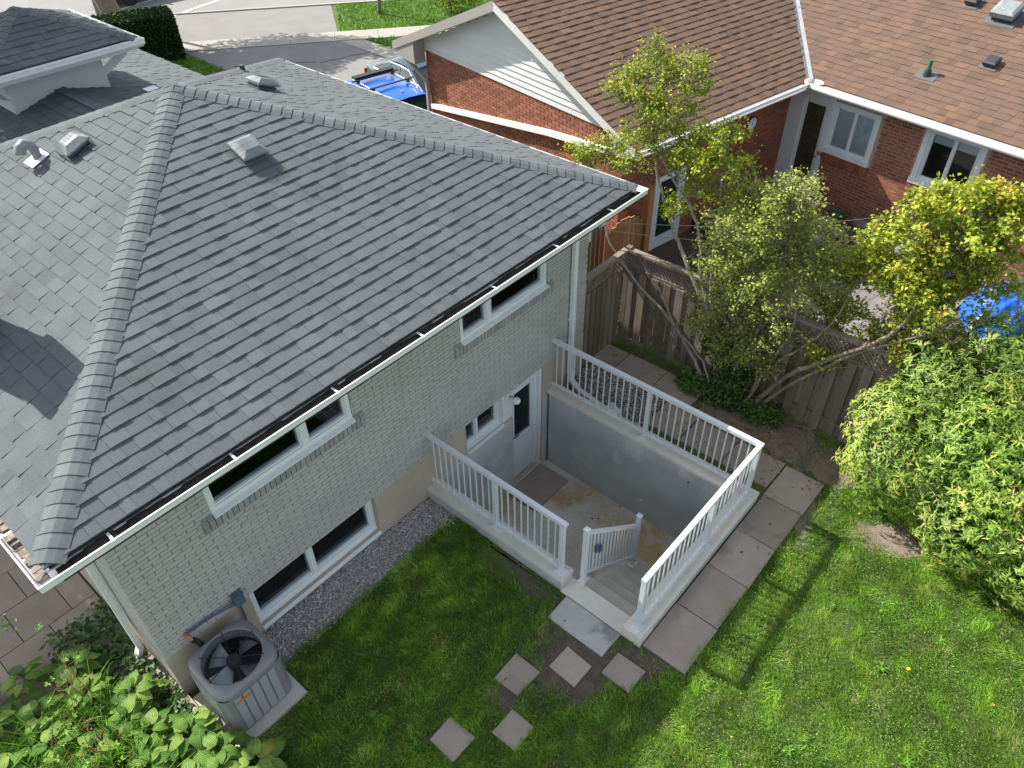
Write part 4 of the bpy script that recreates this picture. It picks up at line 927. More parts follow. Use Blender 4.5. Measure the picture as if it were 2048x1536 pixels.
q = MB(); q.lathe(L(14.62, 8.30, RZ+.025), [(0, .03), (.1, .02), (.14, .0)], 14); q.build('valley_splash_guard', M['nwhite'], nb, smooth=True)
rtube([L(9.63, 16.0, 2.5), L(9.66, 15.7, 2.35), L(9.76, 15.35, 2.1), L(9.78, 15.32, 1.9), L(9.78, 15.32, -.2)], .08, .07, 'downspout', M['ntaupe'], nb, EX)
rtube([L(9.80, 15.2, 1.50), L(9.79, 13.8, 1.74), L(9.78, 12.43, 1.97), L(9.79, 11.0, 2.20), L(9.80, 9.3, 2.40)], .09, .10, 'drain_pipe', M['nwhite'], nb, EX)
NFr = lambda x, y: L(x, y, RZ+.01+NK*(x-14.6))
def nvent(x, y, w, h, m, hood=True, nm='roof_vent'):
    F = Frame(NFr(x, y), -EY, V2, (-EY).cross(V2) if (-EY).cross(V2).z > 0 else -((-EY).cross(V2))); q = MB()
    q.fbox(F, -w*1.3, w*1.3, -w*1.4, w*1.3, .012, .02); o = q.build(nm, M['flashdark'], nr)
    q = MB(); q.fbox(F, -w*.85, w*.85, -w*.85, w*.85, .02, h*.45); q.build('louvre', M['ventdark'], o)
    q = MB(); P = [F(s*w*a, t_*w*a, hh) for a, hh in ((1, h*.45), (1, h*.85), (.75, h)) for s, t_ in ((-1, -1), (1, -1), (1, 1), (-1, 1))]
    fs = [(3, 2, 1, 0), (8, 9, 10, 11)]+[(k+4*j, (k+1) % 4+4*j, (k+1) % 4+4*j+4, k+4*j+4) for j in (0, 1) for k in range(4)]
    if F.flip: fs = [f[::-1] for f in fs]
    q.add(P, fs); q.build('hood', m, o)
nvent(17.35, 6.30, .22, .24, M['vent']); nvent(16.15, 5.80, .12, .13, M['ventblack']); nvent(17.5, 7.05, .12, .14, M['ventblack'])
c0 = NFr(15.5, 6.62); q = MB(); q.obox(c0+Vector((0, 0, .018)), EY*.20, V2*.13, Vector((0, 0, .005))); fl = q.build('vent_stack', M['flashdark'], nr)
q = MB(); q.lathe(c0, [(.075, .0), (.065, .08), (.055, .13), (0, .13)], 12); q.build('boot', M['ventblack'], fl)
q = MB(); q.tube([c0+Vector((0, 0, .1)), c0+Vector((0, 0, .30))], .038, 12); q.build('pipe', M['green'], fl, smooth=False)
# clock
t = thing('wall_clock', 'round white clock with black rim on the red brick wall under the eave', 'clock', L(13.7, 9.0, 1.93))
cc = L(13.68, 9.04, 1.94); q = MB(); q.lathe(cc, [(0, .02), (.135, .02), (.14, .03), (.155, .03), (.16, .02), (.16, 0)], 28, axis=-EY); q.build('rim', M['black'], t)
q = MB(); q.lathe(cc, [(0, .024), (.135, .024)], 28, axis=-EY); q.build('face', M['clockface'], t)
FC = Frame(cc-EY*.026, EX, (0, 0, 1), -EY)
import itertools
for k in range(12):
    cu = bpy.data.curves.new('numeral', 'FONT'); cu.body = str(k if k else 12); cu.size = .042; cu.align_x = 'CENTER'; cu.align_y = 'CENTER'; cu.extrude = .0006
    o = bpy.data.objects.new('numeral', cu); C.objects.link(o); dg = bpy.context.evaluated_depsgraph_get(); me = bpy.data.meshes.new_from_object(o.evaluated_get(dg)); bpy.data.objects.remove(o)
    me.materials.clear(); me.materials.append(M['black']); o = bpy.data.objects.new('numeral', me); C.objects.link(o); o.parent = t
    a = math.radians(90-30*k); p = FC(.105*math.cos(a), .105*math.sin(a), .0); o.rotation_euler = (math.radians(90), 0, TH); o.location = p-wl(t)
for a, r_, w_ in ((math.radians(90+55), .06, .008), (math.radians(90-12), .095, .006)):
    q = MB(); d = Vector((math.cos(a), math.sin(a))); n = Vector((-d.y, d.x))*w_/2
    q.add([FC(*(-d*.015-n), .003), FC(*(d*r_-n), .003), FC(*(d*r_+n), .003), FC(*(-d*.015+n), .003)], [(0, 1, 2, 3)]); q.build('hand', M['black'], t)

# neighbour's yard things
t = thing('garden_deck', 'brown wooden deck and steps below the neighbour corner door', 'deck', L(13.6, 7.9, 0))
for k in range(16):
    q = MB(); q.fbox(FN, 12.2, 14.9, 6.95+k*.131, 6.95+k*.131+.122, .24, .27, random.random()); q.build('deck_board', M['deck'], t)
for j in range(3):
    for k in range(2):
        q = MB(); q.fbox(FN, 12.4, 14.3-.3*j, 6.80-.28*j-k*.135, 6.80-.28*j-k*.135+.125, .17-.08*j, .20-.08*j, random.random()); q.build('tread', M['deck'], t)
q = MB(); q.fbox(FN, 12.2, 14.9, 6.90, 6.94, -.1, .235); q.fbox(FN, 12.4, 14.3, 6.50, 6.53, -.1, .165); q.fbox(FN, 12.2, 12.24, 6.95, 9.0, -.1, .235); q.build('skirt_board', M['deck'], t)
q = MB(); q.fbox(FN, 11.0, 15.0, 3.9, 5.95, -.02, .03); ip = q.build('neighbour_patio', M['joint'], kind='structure')
for i in range(15):
    for j in range(7):
        q = MB(); q.fbox(FN, 11.0+i*.27, 11.26+i*.27, 3.9+j*.29, 4.18+j*.29, .031, .05, random.random()); q.build('patio_stone', M['interlock'], ip)
tag(slab(15.0, 15.75, 3.1, 3.7, .06, M['conc'], 'step_slab'), 'small concrete slab beside the neighbour deck steps', 'slab')
t = thing('barbecue', 'dark barbecue with pale grey lid beside the neighbour patio', 'barbecue', L(13.9, 5.05, 0))
q = MB(); q.fbox(FN, 13.62, 14.22, 4.78, 5.22, .18, .62); q.build('cabinet', M['black'], t)
q = MB(); q.fbox(FN, 13.55, 13.9, 5.23, 5.42, .62, .66); q.fbox(FN, 13.60, 14.24, 4.76, 5.24, .66, .70); P = [L(13.60, 4.78, .70), L(14.24, 4.78, .70), L(14.24, 5.22, .70), L(13.60, 5.22, .70), L(13.66, 4.86, .90), L(14.18, 4.86, .90), L(14.18, 5.14, .90), L(13.66, 5.14, .90)]
q.add(P, [(4, 5, 6, 7)]+[(k, (k+1) % 4, (k+1) % 4+4, k+4) for k in range(4)]); q.build('lid', M['flash'], t)
for x, y in ((13.66, 4.82), (14.18, 4.82), (13.66, 5.18), (14.18, 5.18)):
    q = MB(); q.fbox(FN, x-.02, x+.02, y-.02, y+.02, .0, .18); q.build('leg', M['black'], t)
t = thing('hose_reel', 'coiled green garden hose lying on the brown wooden deck', 'hose', L(14.6, 7.15, .28))
q = MB()
for k in range(4): q.tube([L(14.62+(.10+.022*k)*math.cos(2*math.pi*i/20), 7.12+(.10+.022*k)*math.sin(2*math.pi*i/20), .29+.015*(k % 2)) for i in range(21)], .012, 5)
q.build('hose', M['green'], t, smooth=True)
# tarp over a round heap
def heap(cx, cyy, rx, ry, h, name, m, label, cat, seed):
    r = random.Random(seed); q = MB(); n, mm = 72, 24; V_ = []
    for i in range(mm+1):
        s = i/mm
        for k in range(n):
            a = 2*math.pi*k/n; z = h*(1-s**3.2)+.04*math.sin(7*a+s*9)*s*(1-s)*3+.015*math.sin(13*a-5*s)*s+.01*math.sin(23*a+17*s)*s
            V_.append(L(cx+rx*s*math.cos(a)*(1+.04*math.sin(5*a)), cyy+ry*s*math.sin(a), max(z, .01)))
    q.add(V_, [(i*n+k, (i+1)*n+k, (i+1)*n+(k+1) % n, i*n+(k+1) % n) for i in range(mm) for k in range(n)]); o = q.build(name, m, smooth=True); tag(o, label, cat); return o
heap(14.2, 3.2, 1.05, .75, .5, 'tarpaulin', M['tarp'], 'bright blue tarpaulin draped over a heap beside the neighbour brick wall', 'tarpaulin', 3)
t = tag(heap(14.2, 4.45, .55, .30, .3, 'tarpaulin', M['tarp'], 'small blue tarpaulin bundle behind the yellow lilac', 'tarpaulin', 4), 'small blue tarpaulin bundle seen through the yellow lilac', 'tarpaulin')
for sx, lab in ((-.6, 'nearer'),):
    q = MB(); q.tube([L(12.4, 3.0, .62), L(13.6, 3.35, .66), L(14.8, 3.8, .5)], .006, 4); q.tube([L(12.6, 2.6, .50), L(13.8, 2.9, .6), L(14.9, 3.3, .45)], .006, 4); tag(q.build('tie_cord', M['black']), 'thin black cords tied across the large blue tarpaulin', 'cord')

# ------------------------------------------------------------------ fences
def pale(parent, F, u0, u1, v0, v1, n0, n1):
    q = MB(); s = random.uniform(-.012, .012); P = [F(u, v, n) for n in (n0, n1) for v in (v0, v1) for u in (u0, u1)]
    P = [F(u+(s if v == v1 else 0), v, n) for n in (n0, n1) for v in (v0, v1+random.uniform(-.01, .01)) for u in (u0, u1)] if False else P
    fs = [(0, 2, 3, 1), (4, 5, 7, 6), (0, 1, 5, 4), (2, 6, 7, 3), (0, 4, 6, 2), (1, 3, 7, 5)]
    if F.flip: fs = [f[::-1] for f in fs]
    q.add(P, fs, random.random()); q.build('fence_board', M['wood'], parent)
def lattice(parent, F, u0, u1, v0, v1, n):
    q = MB(); h = v1-v0; u = u0-h
    while u < u1:
        for sgn in (1, -1):
            a, b = (u, u+h) if sgn > 0 else (u+h, u); va, vb = v0, v1
            # clip to u0..u1
            lo, hi = min(a, b), max(a, b); 
            if hi <= u0 or lo >= u1: continue
            def at(x): return v0+(x-a)/(b-a)*h
            x0, x1 = max(lo, u0), min(hi, u1)
            p0, p1 = F(x0, at(x0), n+.006*sgn), F(x1, at(x1), n+.006*sgn); d = (p1-p0).normalized(); w_ = d.cross(F.N).normalized()*.015
            q.obox((p0+p1)/2, (p1-p0)/2, w_, F.N*.004, random.random())
        u += .075
    q.build('lattice', M['wood'], parent, kind='stuff')
FX = 9.45
def long_fence(F, u0, u1, label, rails=True, H=1.86, far=0):
    t = thing('wooden_fence', label, 'fence', F((u0+u1)/2, 0, 0), 'weathered wooden fences')
    u = u0
    k = 0
    while u < u1-.05:
        w = .14; pale(t, F, u+.004, min(u+w, u1), .07, 1.50, .022 if k % 2 else -.042, .042 if k % 2 else -.022); u += .118; k += 1
    for z in (.25, 1.46):
        q = MB(); q.fbox(F, u0, u1, z, z+.09, -.021, .021, .3); q.build('rail', M['wood'], t)
    lattice(t, F, u0, u1, 1.52, 1.82, 0)
    q = MB(); q.fbox(F, u0, u1, 1.82, 1.865, -.05, .05, .8); q.build('cap_rail', M['wood'], t)
    p = u0
    while p <= u1+.01:
        q = MB(); q.fbox(F, p-.045, p+.045, 0, 1.90, -.045, .045, .2); q.build('post', M['wood'], t); p += (u1-u0)/max(1, round((u1-u0)/2.2))
    return t
long_fence(Frame((FX, 0, 0), (0, 1, 0), (0, 0, 1), (-1, 0, 0)), -7.5, 5.76, 'long weathered lattice topped fence behind the lilacs and the tall shrub')
# gate between the house corner and the fence
Fg = Frame((0, 5.80, 0), (1, 0, 0), (0, 0, 1), (0, -1, 0))
t = thing('garden_gate', 'weathered lattice topped wooden gate between the grey house corner and the long fence', 'gate', (8.85, 5.8, 0))
u = 8.33
while u < 9.36: pale(t, Fg, u, u+.10, .06, 1.52, .0, .022); u += .148
for z in (.3, 1.44):
    q = MB(); q.fbox(Fg, 8.30, 9.40, z, z+.09, -.04, -.001, .3); q.build('rail', M['wood'], t)
lattice(t, Fg, 8.30, 9.40, 1.54, 1.80, 0); q = MB(); q.fbox(Fg, 8.28, 9.42, 1.80, 1.86, -.05, .05, .9); q.build('cap_rail', M['wood'], t)
q = MB(); q.fbox(Fg, 8.255, 8.33, 0, 1.75, -.07, .0, .5); q.build('gate_post', M['woodnew'], t)
t = thing('wooden_fence', 'short lattice topped fence behind the gate beside the brick gable wall', 'fence', (9.2, 7.3, 0), 'weathered wooden fences')
Fb = Frame((0, 7.3, 0), (1, 0, 0), (0, 0, 1), (0, -1, 0)); u = 8.3
while u < 10.9: pale(t, Fb, u, u+.13, .0, 1.15, .0, .02); u += .15
lattice(t, Fb, 8.3, 11.0, 1.17, 1.42, 0); q = MB(); q.fbox(Fb, 8.3, 11.0, 1.42, 1.47, -.05, .05, .9); q.build('cap_rail', M['wood'], t)
t = thing('cedar_gate', 'arched cedar gate with orange post between the two houses', 'gate', L(9.9, 8.7, 0))
Fc = Frame(L(0, 8.72, 0), EX, (0, 0, 1), -EY)
for k in range(8):
    u = 9.2+k*.125; h = 1.10+.22*math.sin(math.pi*(k+.5)/8); q = MB(); q.fbox(Fc, u, u+.118, -.2, h, 0, .02, random.random()); q.build('fence_board', M['woodnew'], t)
q = MB(); q.fbox(Fc, 10.22, 10.36, -.3, 1.75, -.05, .09); q.build('gate_post', M['woodnew'], t)
# overhead wires
for a, b, lab in (((8.7, 6.0, 2.62), (15.0, 1.2, 2.2), 'upper thin cable crossing the lilacs towards the neighbour yard'), ((8.72, 5.9, 2.5), (14.5, 1.5, 1.7), 'lower thin cable crossing the lilacs towards the neighbour yard')):
    a, b = Vector(a), Vector(b); q = MB(); q.tube([a.lerp(b, s/12)-Vector((0, 0, .35*4*(s/12)*(1-s/12))) for s in range(13)], .006, 4); tag(q.build('cable', M['twig']), lab, 'cable')
t = thing('dryer_vent', 'white box vent on the side wall under the right eave', 'vent', (8.3, 5.95, 2.5)); q = MB(); q.box(8.255, 8.45, 5.85, 6.05, 2.42, 2.62); q.build('housing', M['white'], t)
q = MB(); q.box(8.4505, 8.46, 5.87, 6.03, 2.44, 2.60); q.build('flap', M['vent'], t)

# ------------------------------------------------------------------ cars
def car(name, label, origin, ang, Lc, Wc, sections, paint, glass, roofz, cabin, rails=False, trim=None):
    """sections: (x, halfwidth, zlow, zbelt) ; cabin: (x_front_bottom, x_front_top, x_rear_top, x_rear_bottom)"""
    t = thing(name, label, 'car', origin); ca, sa = math.cos(ang), math.sin(ang); O = Vector(origin)
    F = Frame(O, (ca, sa, 0), (-sa, ca, 0), (0, 0, 1))
    q = MB(); V_ = []; n = 10
    for x, hw, zl, zb in sections:
        V_ += [F(x, y, z) for y, z in ((-hw*.9, zl), (-hw, zl+.12), (-hw, zb-.18), (-hw*.96, zb-.03), (-hw*.80, zb), (hw*.80, zb), (hw*.96, zb-.03), (hw, zb-.18), (hw, zl+.12), (hw*.9, zl))]
    fs = [(i*n+k, i*n+(k+1) % n, (i+1)*n+(k+1) % n, (i+1)*n+k) for i in range(len(sections)-1) for k in range(n)]
    fs += [tuple(range(n)), tuple((len(sections)-1)*n+k for k in range(n))[::-1]]
    q.add(V_, fs); bd = q.build('body', paint, t, smooth=True)
    xa, xb, xc, xd = cabin; zb = sections[len(sections)//2][3]-.02; hw = Wc/2
    yb, yt = hw*.90, hw*.70
    rz = roofz
    bot = {s: [(xa, s*yb, zb), (xd, s*yb, zb)] for s in (1, -1)}
    q = MB(); ns = 8; V_ = []
    for i in range(ns+1):
        x = xb+(xc-xb)*i/ns; c = 1-abs(2*i/ns-1)**2.2*.045
        for y, dz in ((-yt, -.035), (-yt*.85, -.004), (0, .02), (yt*.85, -.004), (yt, -.035)): V_.append(F(x, y, rz*c+dz))
    q.add(V_, [(i*5+k, (i+1)*5+k, (i+1)*5+k+1, i*5+k+1) for i in range(ns) for k in range(4)]); q.build('roof', paint, t, smooth=True)
    ze = rz*.955-.035
    q = MB(); q.add([F(xa, -yb, zb), F(xa, yb, zb), F(xb, yt, ze), F(xb, -yt, ze)], [(0, 1, 2, 3)]); q.build('windscreen', glass[0], t)
    q = MB(); q.add([F(xd, -yb, zb), F(xd, yb, zb), F(xc, yt, ze), F(xc, -yt, ze)], [(3, 2, 1, 0)]); q.build('rear_window', glass[0], t)
    for s in (1, -1):
        def side(f, g):   # f along 0..1 (front->rear), g up 0..1
            x = (xa+(xd-xa)*f)*(1-g)+(xb+(xc-xb)*f)*g; z = zb+(ze+.02*math.sin(math.pi*f)-zb)*g; return F(x, s*(yb+(yt-yb)*g+.002), z)
        q = MB(); q.add([side(0, 0), side(1, 0), side(1, 1), side(0, 1)], [(0, 1, 2, 3)] if s > 0 else [(3, 2, 1, 0)]); q.build('cabin_side', paint, t)
        for f0, f1 in ((.10, .42), (.46, .74), (.78, .95)):
            q = MB(); P = [side(f0, .08), side(f1, .08), side(f1, .90), side(f0+(.05 if f0 < .2 else 0), .90)]; P = [p+F.V*s*.006 for p in P]
            q.add(P, [(0, 1, 2, 3)] if s > 0 else [(3, 2, 1, 0)]); q.build('side_window', glass[1], t)
        if trim:
            q = MB(); ring = [side(.07, .03), side(.5, .03), side(.97, .05), side(.93, .95), side(.5, .97), side(.14, .95), side(.07, .03)]; q.tube([p+F.V*s*.01 for p in ring], .014, 4); q.build('window_trim', trim, t)
        for xw in (sections[0][0]+.75, sections[-1][0]-.75):
            q = MB(); q.lathe(F(xw, s*(hw-.16), .32), [(0, 0), (.30, 0), (.32, .03), (.32, .17), (.30, .19), (.2, .19), (.2, .17), (0, .17)], 20, axis=F.V*s); q.build('wheel', M['rubber'], t)
        q = MB(); q.obox(F(xa+.28, s*(hw+.06), zb+.02), F.U*.06, F.V*.10, Vector((0, 0, .06))); q.build('mirror', M['black'] if trim else paint, t)
        q = MB(); q.obox(F(sections[-1][0]-.02, s*hw*.78, sections[-1][3]-.18), F.U*.03, F.V*.13, Vector((0, 0, .09))); q.build('tail_lamp', M['red'], t)
        if rails:
            q = MB(); q.tube([F(xb+.1, s*yt*.93, rz*.975), F(xb+.25, s*yt*.93, rz+.055), F(xc-.3, s*yt*.93, rz+.045), F(xc-.12, s*yt*.93, rz*.96)], .018, 5); q.build('roof_rail', M['chrome'], t)
    if rails:
        for x in (xb+.55, xb+1.35):
            q = MB(); q.obox(F(x, 0, rz+.10), F.U*.035, F.V*(yt+.14), Vector((0, 0, .014))); cb = q.build('roof_bar', M['rubber'], t)
            for s in (1, -1):
                q = MB(); q.obox(F(x, s*yt*.93, rz+.06), F.U*.05, F.V*.035, Vector((0, 0, .05))); q.build('foot', M['rubber'], cb)
        q = MB(); q.obox(F(xb+.42, .0, rz+.135), F.U*.10, F.V*(yt+.02), Vector((0, 0, .03))); q.build('roof_bar', M['rubber'], t)
        q = MB(); q.ball(F(xc-.35, .05, rz+.01), .035, 8, 5); q.build('antenna', M['chrome'], t)
    return t
ang = math.atan2(-EY.y, -EY.x)       # +x of the car frame points towards the camera side (-y')
o1 = L(9.78, 17.65, 0)
estate = car('estate_car', 'bright blue estate car with black roof bars parked on the driveway', o1, ang, 4.4, 1.75,
    [(-2.5, .70, .3, .78), (-2.35, .80, .25, .88), (-1.7, .86, .22, .98), (-1.1, .875, .22, 1.04), (.3, .875, .22, 1.06), (1.4, .87, .22, 1.06), (1.95, .84, .25, 1.04), (2.1, .78, .32, .95)], M['bluecar'], (M['cglass'], M['cglass2']), 1.60, (-1.35, -.65, 1.55, 1.98), rails=True)
o2 = L(11.75, 18.4, 0)
sedan = car('saloon_car', 'slate grey saloon car with chrome window trim parked beside the blue car', o2, ang+math.pi, 4.7, 1.82,
    [(-2.35, .72, .3, .72), (-2.2, .84, .25, .80), (-1.5, .90, .22, .90), (-.7, .91, .22, .96), (.6, .91, .22, .98), (1.5, .90, .22, .99), (2.2, .85, .25, .97), (2.4, .76, .32, .88)], M['greycar'], (M['cglass'], M['cglass']), 1.42, (-1.0, -.2, 1.05, 1.95), trim=M['chrome'])
for c_ in (estate, sedan): c_.scale = (.9, .9, .9)
car('parked_car', 'dark car parked on the street at the top edge of the view', (16.0, 33.6, 0), math.radians(10), 4.5, 1.8,
    [(-2.3, .72, .3, .72), (-2.1, .84, .25, .82), (-.8, .9, .22, .95), (1.5, .9, .22, .97), (2.2, .8, .3, .9)], M['greycar'], (M['cglass'], M['cglass']), 1.42, (-1.0, -.2, 1.05, 1.8))
t = thing('lamp_post', 'thin grey metal lamp post beside the street tree', 'lamp post', (12.65, 31.04, 0))
q = MB(); q.tube([(12.65, 31.04, 0), (12.65, 31.04, 7.5)], .09, 10); q.build('pole', M['vent'], t); q = MB(); q.tube([(12.65, 31.04, 7.5), (12.9, 31.3, 8.0), (14.1, 32.6, 8.2)], .05, 6); q.obox((14.4, 32.9, 8.2), (.35, .3, 0), (-.1, .12, 0), (0, 0, .06)); q.build('lamp_head', M['vent'], t)
# ------------------------------------------------------------------ vegetation (numpy)
def unit(v): return v/np.maximum(np.linalg.norm(v, axis=-1, keepdims=True), 1e-9)
def rand_dirs(n): return unit(RNG.normal(size=(n, 3)))
def leaf_mesh(name, pos, nrm, length, width, tint, mat_, parent=None, fold=.25, droop=.0, long=False, origin=None):
    n = len(pos); d = unit(np.cross(nrm, rand_dirs(n))); return leaf_mesh_d(name, pos, nrm, d, length, width, tint, mat_, parent, fold, droop, origin)
def leaf_mesh_d(name, pos, nrm, d, length, width, tint, mat_, parent=None, fold=.25, droop=0, origin=None):
    n = len(pos); s = unit(np.cross(nrm, d)); nr = unit(np.cross(d, s))
    length = np.broadcast_to(np.asarray(length, float), (n,))[:, None]; width = np.broadcast_to(np.asarray(width, float), (n,))[:, None]
    base = pos; tip = pos+d*length-nr*length*droop
    mid = pos+d*length*.42; lft = mid+s*width*.5+nr*width*fold; rgt = mid-s*width*.5+nr*width*fold; mid2 = mid
    V = np.stack([base, rgt, tip, lft, mid2], 1).reshape(-1, 3)
    idx = np.arange(n)[:, None]*5
    F = np.concatenate([idx+[0, 1, 4], idx+[1, 2, 4], idx+[2, 3, 4], idx+[3, 0, 4]], 0)
    if origin is None: origin = tuple(float(c) for c in pos.mean(0))
    return np_mesh(name, V, F, np.repeat(tint, 5), mat_, parent, 'stuff', origin)
def vnoise(p, f, seed=0):
    r = np.random.default_rng(seed); out = np.zeros(len(p))
    for k in range(6):
        d = unit(r.normal(size=p.shape[1])); out += np.sin(p@d*f*(1+.35*k)+r.uniform(0, 6.28))
    return out/6
# grass ---------------------------------------------------------------
def inrect(x, y, a, b, c, d, m=.0): return (x > a-m) & (x < b+m) & (y > c-m) & (y < d+m)
def lawn(n, x0, x1, y0, y1, h, w, mask, name, mt, tintbias=0, z=0):
    p = np.stack([RNG.uniform(x0, x1, n), RNG.uniform(y0, y1, n)], 1); p = p[mask(p)]
    n = len(p); big = vnoise(p, 2.2, 1); med = vnoise(p, 8, 2)
    a = RNG.uniform(0, 2*np.pi, n); ca = vnoise(p, 5, 3)*3+a*.6; lean = RNG.uniform(.35, 1.5, n)
    hh = h*RNG.uniform(.4, 1.35, n)*(1+.8*med); ww = w*RNG.uniform(.7, 1.3, n)
    d = np.stack([np.cos(ca), np.sin(ca)], 1); s = np.stack([-np.sin(a), np.cos(a)], 1)
    b3 = np.concatenate([p, np.full((n, 1), z)], 1)
    sv = np.concatenate([s*ww[:, None], np.zeros((n, 1))], 1); dv = np.concatenate([d*(hh*lean)[:, None], hh[:, None]], 1)
    m_ = b3+dv*np.array([.45, .45, .68]); tip = b3+dv*np.array([1, 1, .82])
    V = np.stack([b3-sv/2, b3+sv/2, m_+sv*.4, m_-sv*.4, tip], 1).reshape(-1, 3); i = np.arange(n)[:, None]*5
    F = np.concatenate([i+[0, 1, 2], i+[0, 2, 3], i+[3, 2, 4]], 0)
    t = np.clip(.46+.30*big+.28*med+.2*vnoise(p, 21, 5)+RNG.normal(0, .13, n)+tintbias, 0, .93); dry = (vnoise(p, 4, 6)+.5*vnoise(p, 13, 7) > .42) & (RNG.random(n) < .35); t[dry | (RNG.random(n) < .015)] = 1
    o = np_mesh(name, V, F, np.repeat(t, 5), mt, None, 'stuff'); return o
def bare(x, y):
    m = inrect(x, y, 1.4, 4.7, 5.22, 5.8) | inrect(x, y, 4.58, 7.58, 2.05, 6) | inrect(x, y, 4.60, 8.5, 1.52, 2.12) | inrect(x, y, 7.5, 9.5, 2.0, 5.9) | (y > 5.25) | (x < .62+.0*y) | (x > 9.42)
    m |= inrect(x, y, .70, 1.64, 4.68, 5.8, .01)
    for (a, b, c, d), _, _ in sq: m |= inrect(x, y, a, b, c, d, -.012)
    m |= inrect(x, y, 4.18, 4.6, 2.36, 3.22)
    return m
def lawnmask(p):
    x, y = p[:, 0], p[:, 1]; k = ~bare(x, y); nz = vnoise(p, 6, 11)+.5*vnoise(p, 17, 12)
    d1 = np.exp(-(((x-3.95)/.55)**2+((y-2.55)/.55)**2)**2)+np.exp(-(((x-4.42)/.2)**2+((y-4.0)/.75)**2)**2)+np.exp(-(((x-3.05)/.2)**2+((y-2.95)/.22)**2)**2)+.9*np.exp(-(((x-4.45)/.25)**2+((y-1.95)/.3)**2)**2)
    d2 = np.exp(-(((x-8.15)/.28)**2+((y-.35)/.5)**2)**2)*1.0+np.exp(-(((x-8.0)/.9)**2+((y-1.55)/.3)**2)**2)*.7+np.exp(-(((x-8.9)/.45)**2+((y-2.2)/1.3)**2)**2)*.8+.45*np.exp(-(((x-6.5)/.25)**2+((y-.4)/.25)**2)**2)+.4*np.exp(-(((x-5.7)/.3)**2+((y+.35)/.2)**2)**2)
    pr = np.clip(1.1-1.15*d1-1.1*d2-.28*np.clip(nz, 0, 1), .02, 1); return k & (RNG.random(len(x)) < pr)
lawn(560000, .65, 9.42, -3.5, 5.25, .052, .0056, lawnmask, 'lawn_grass', M['grass'])
def clover(n, x0, x1, y0, y1, name):
    p = np.stack([RNG.uniform(x0, x1, n), RNG.uniform(y0, y1, n)], 1); p = p[lawnmask(p)]
    k = (vnoise(p, 3.5, 21)+.4*RNG.normal(size=len(p))) > -.05; p = p[k]; n = len(p)
    pos = np.concatenate([p, RNG.uniform(.018, .045, (n, 1))], 1); nr = unit(np.array([0, 0, 1.])+.45*RNG.normal(size=(n, 3)))
    leaf_mesh(name, pos, nr, RNG.uniform(.012, .026, n), RNG.uniform(.010, .02, n), RNG.random(n), M['clover'], origin=(0, 0, 0))
clover(90000, 1.0, 9.4, -3.2, 5.2, 'lawn_clover')
WD = ['the one nearest the lower house window', 'between the gravel strip and the shaded lawn middle', 'closest to the air conditioner slab', 'closest to the left stairwell wall', 'just behind the left stepping stones', 'in the sun, next to the upper dandelion', 'in the sun, rightmost towards the tall shrub', 'in the sun, nearest the bottom edge', 'beside the shadow of the front railing', 'at the house shadow edge']
# weeds: broad rosettes in the lawn
for (x, y) in ((2.35, 4.55), (2.75, 4.3), (1.95, 3.9), (3.9, 4.6), (2.0, 3.3), (6.2, -.2), (7.0, -.6), (5.3, -.8), (6.6, .6), (4.6, .2)):
    n = 16; a = np.linspace(0, 6.28, n)+RNG.normal(0, .2, n); pos = np.tile([x, y, .02], (n, 1))+RNG.normal(0, .01, (n, 3)); d = np.stack([np.cos(a), np.sin(a), RNG.uniform(.1, .5, n)], 1)
    o = leaf_mesh_d('broad_weed', pos, np.tile([0, 0, 1.], (n, 1)), unit(d), RNG.uniform(.05, .09, n), .026, RNG.uniform(.1, .6, n), M['clover'], origin=(x, y, 0))
    o.pop('kind', None); tag(o, 'broad leaved weed rosette in the lawn, '+WD.pop(0), 'weed', 'broad leaved weeds in the lawn')
for (x, y) in ((6.36, -.45), (5.04, -1.05)):
    t = thing('dandelion', 'yellow dandelion flower in the sunlit lawn, %s' % ('nearer the tall shrub' if x > 6 else 'nearer the bottom of the view'), 'flower', (x, y, 0)); q = MB(); q.tube([(x, y, 0), (x, y, .07)], .003, 4); q.build('stalk', M['clover'], t); q = MB(); q.lathe((x, y, .07), [(0, .012), (.018, .010), (.022, .0), (0, -.004)], 10); q.build('flower_head', mat('dandelion_yellow', (.8, .55, .02)), t)
# boulevard grass
def polymask(poly):
    def f(p):
        x, y = p[:, 0], p[:, 1]; ins = np.zeros(len(p), bool); n = len(poly)
        for i in range(n):
            x1, y1 = poly[i]; x2, y2 = poly[(i+1) % n]; c = ((y1 > y) != (y2 > y)) & (x < (x2-x1)*(y-y1)/(y2-y1+1e-12)+x1); ins ^= c
        return ins
    return f
lawn(50000, 17, 27, 15, 27, .09, .02, polymask([SP(.95, 1.05), SP(14, 1.05), SP(14, 4.4), SP(.8, 4.4)]), 'boulevard_grass', M['brightgrass'], z=.006)
lawn(25000, 17.4, 22, 15.5, 22.2, .08, .02, polymask([(17.56, 22.1), (20.2, 19.9), (21.5, 16), (17.46, 17.5)]), 'front_grass', M['brightgrass'], z=.006)
lawn(25000, 8.5, 13, 18, 26.5, .08, .02, polymask([(12.85, 25.3), (12.7, 21.4), (12.0, 19.6), (9.8, 17.7), (8.9, 20.5), (8.6, 24), (11.3, 26.5)]), 'side_grass', M['brightgrass'], z=.006)
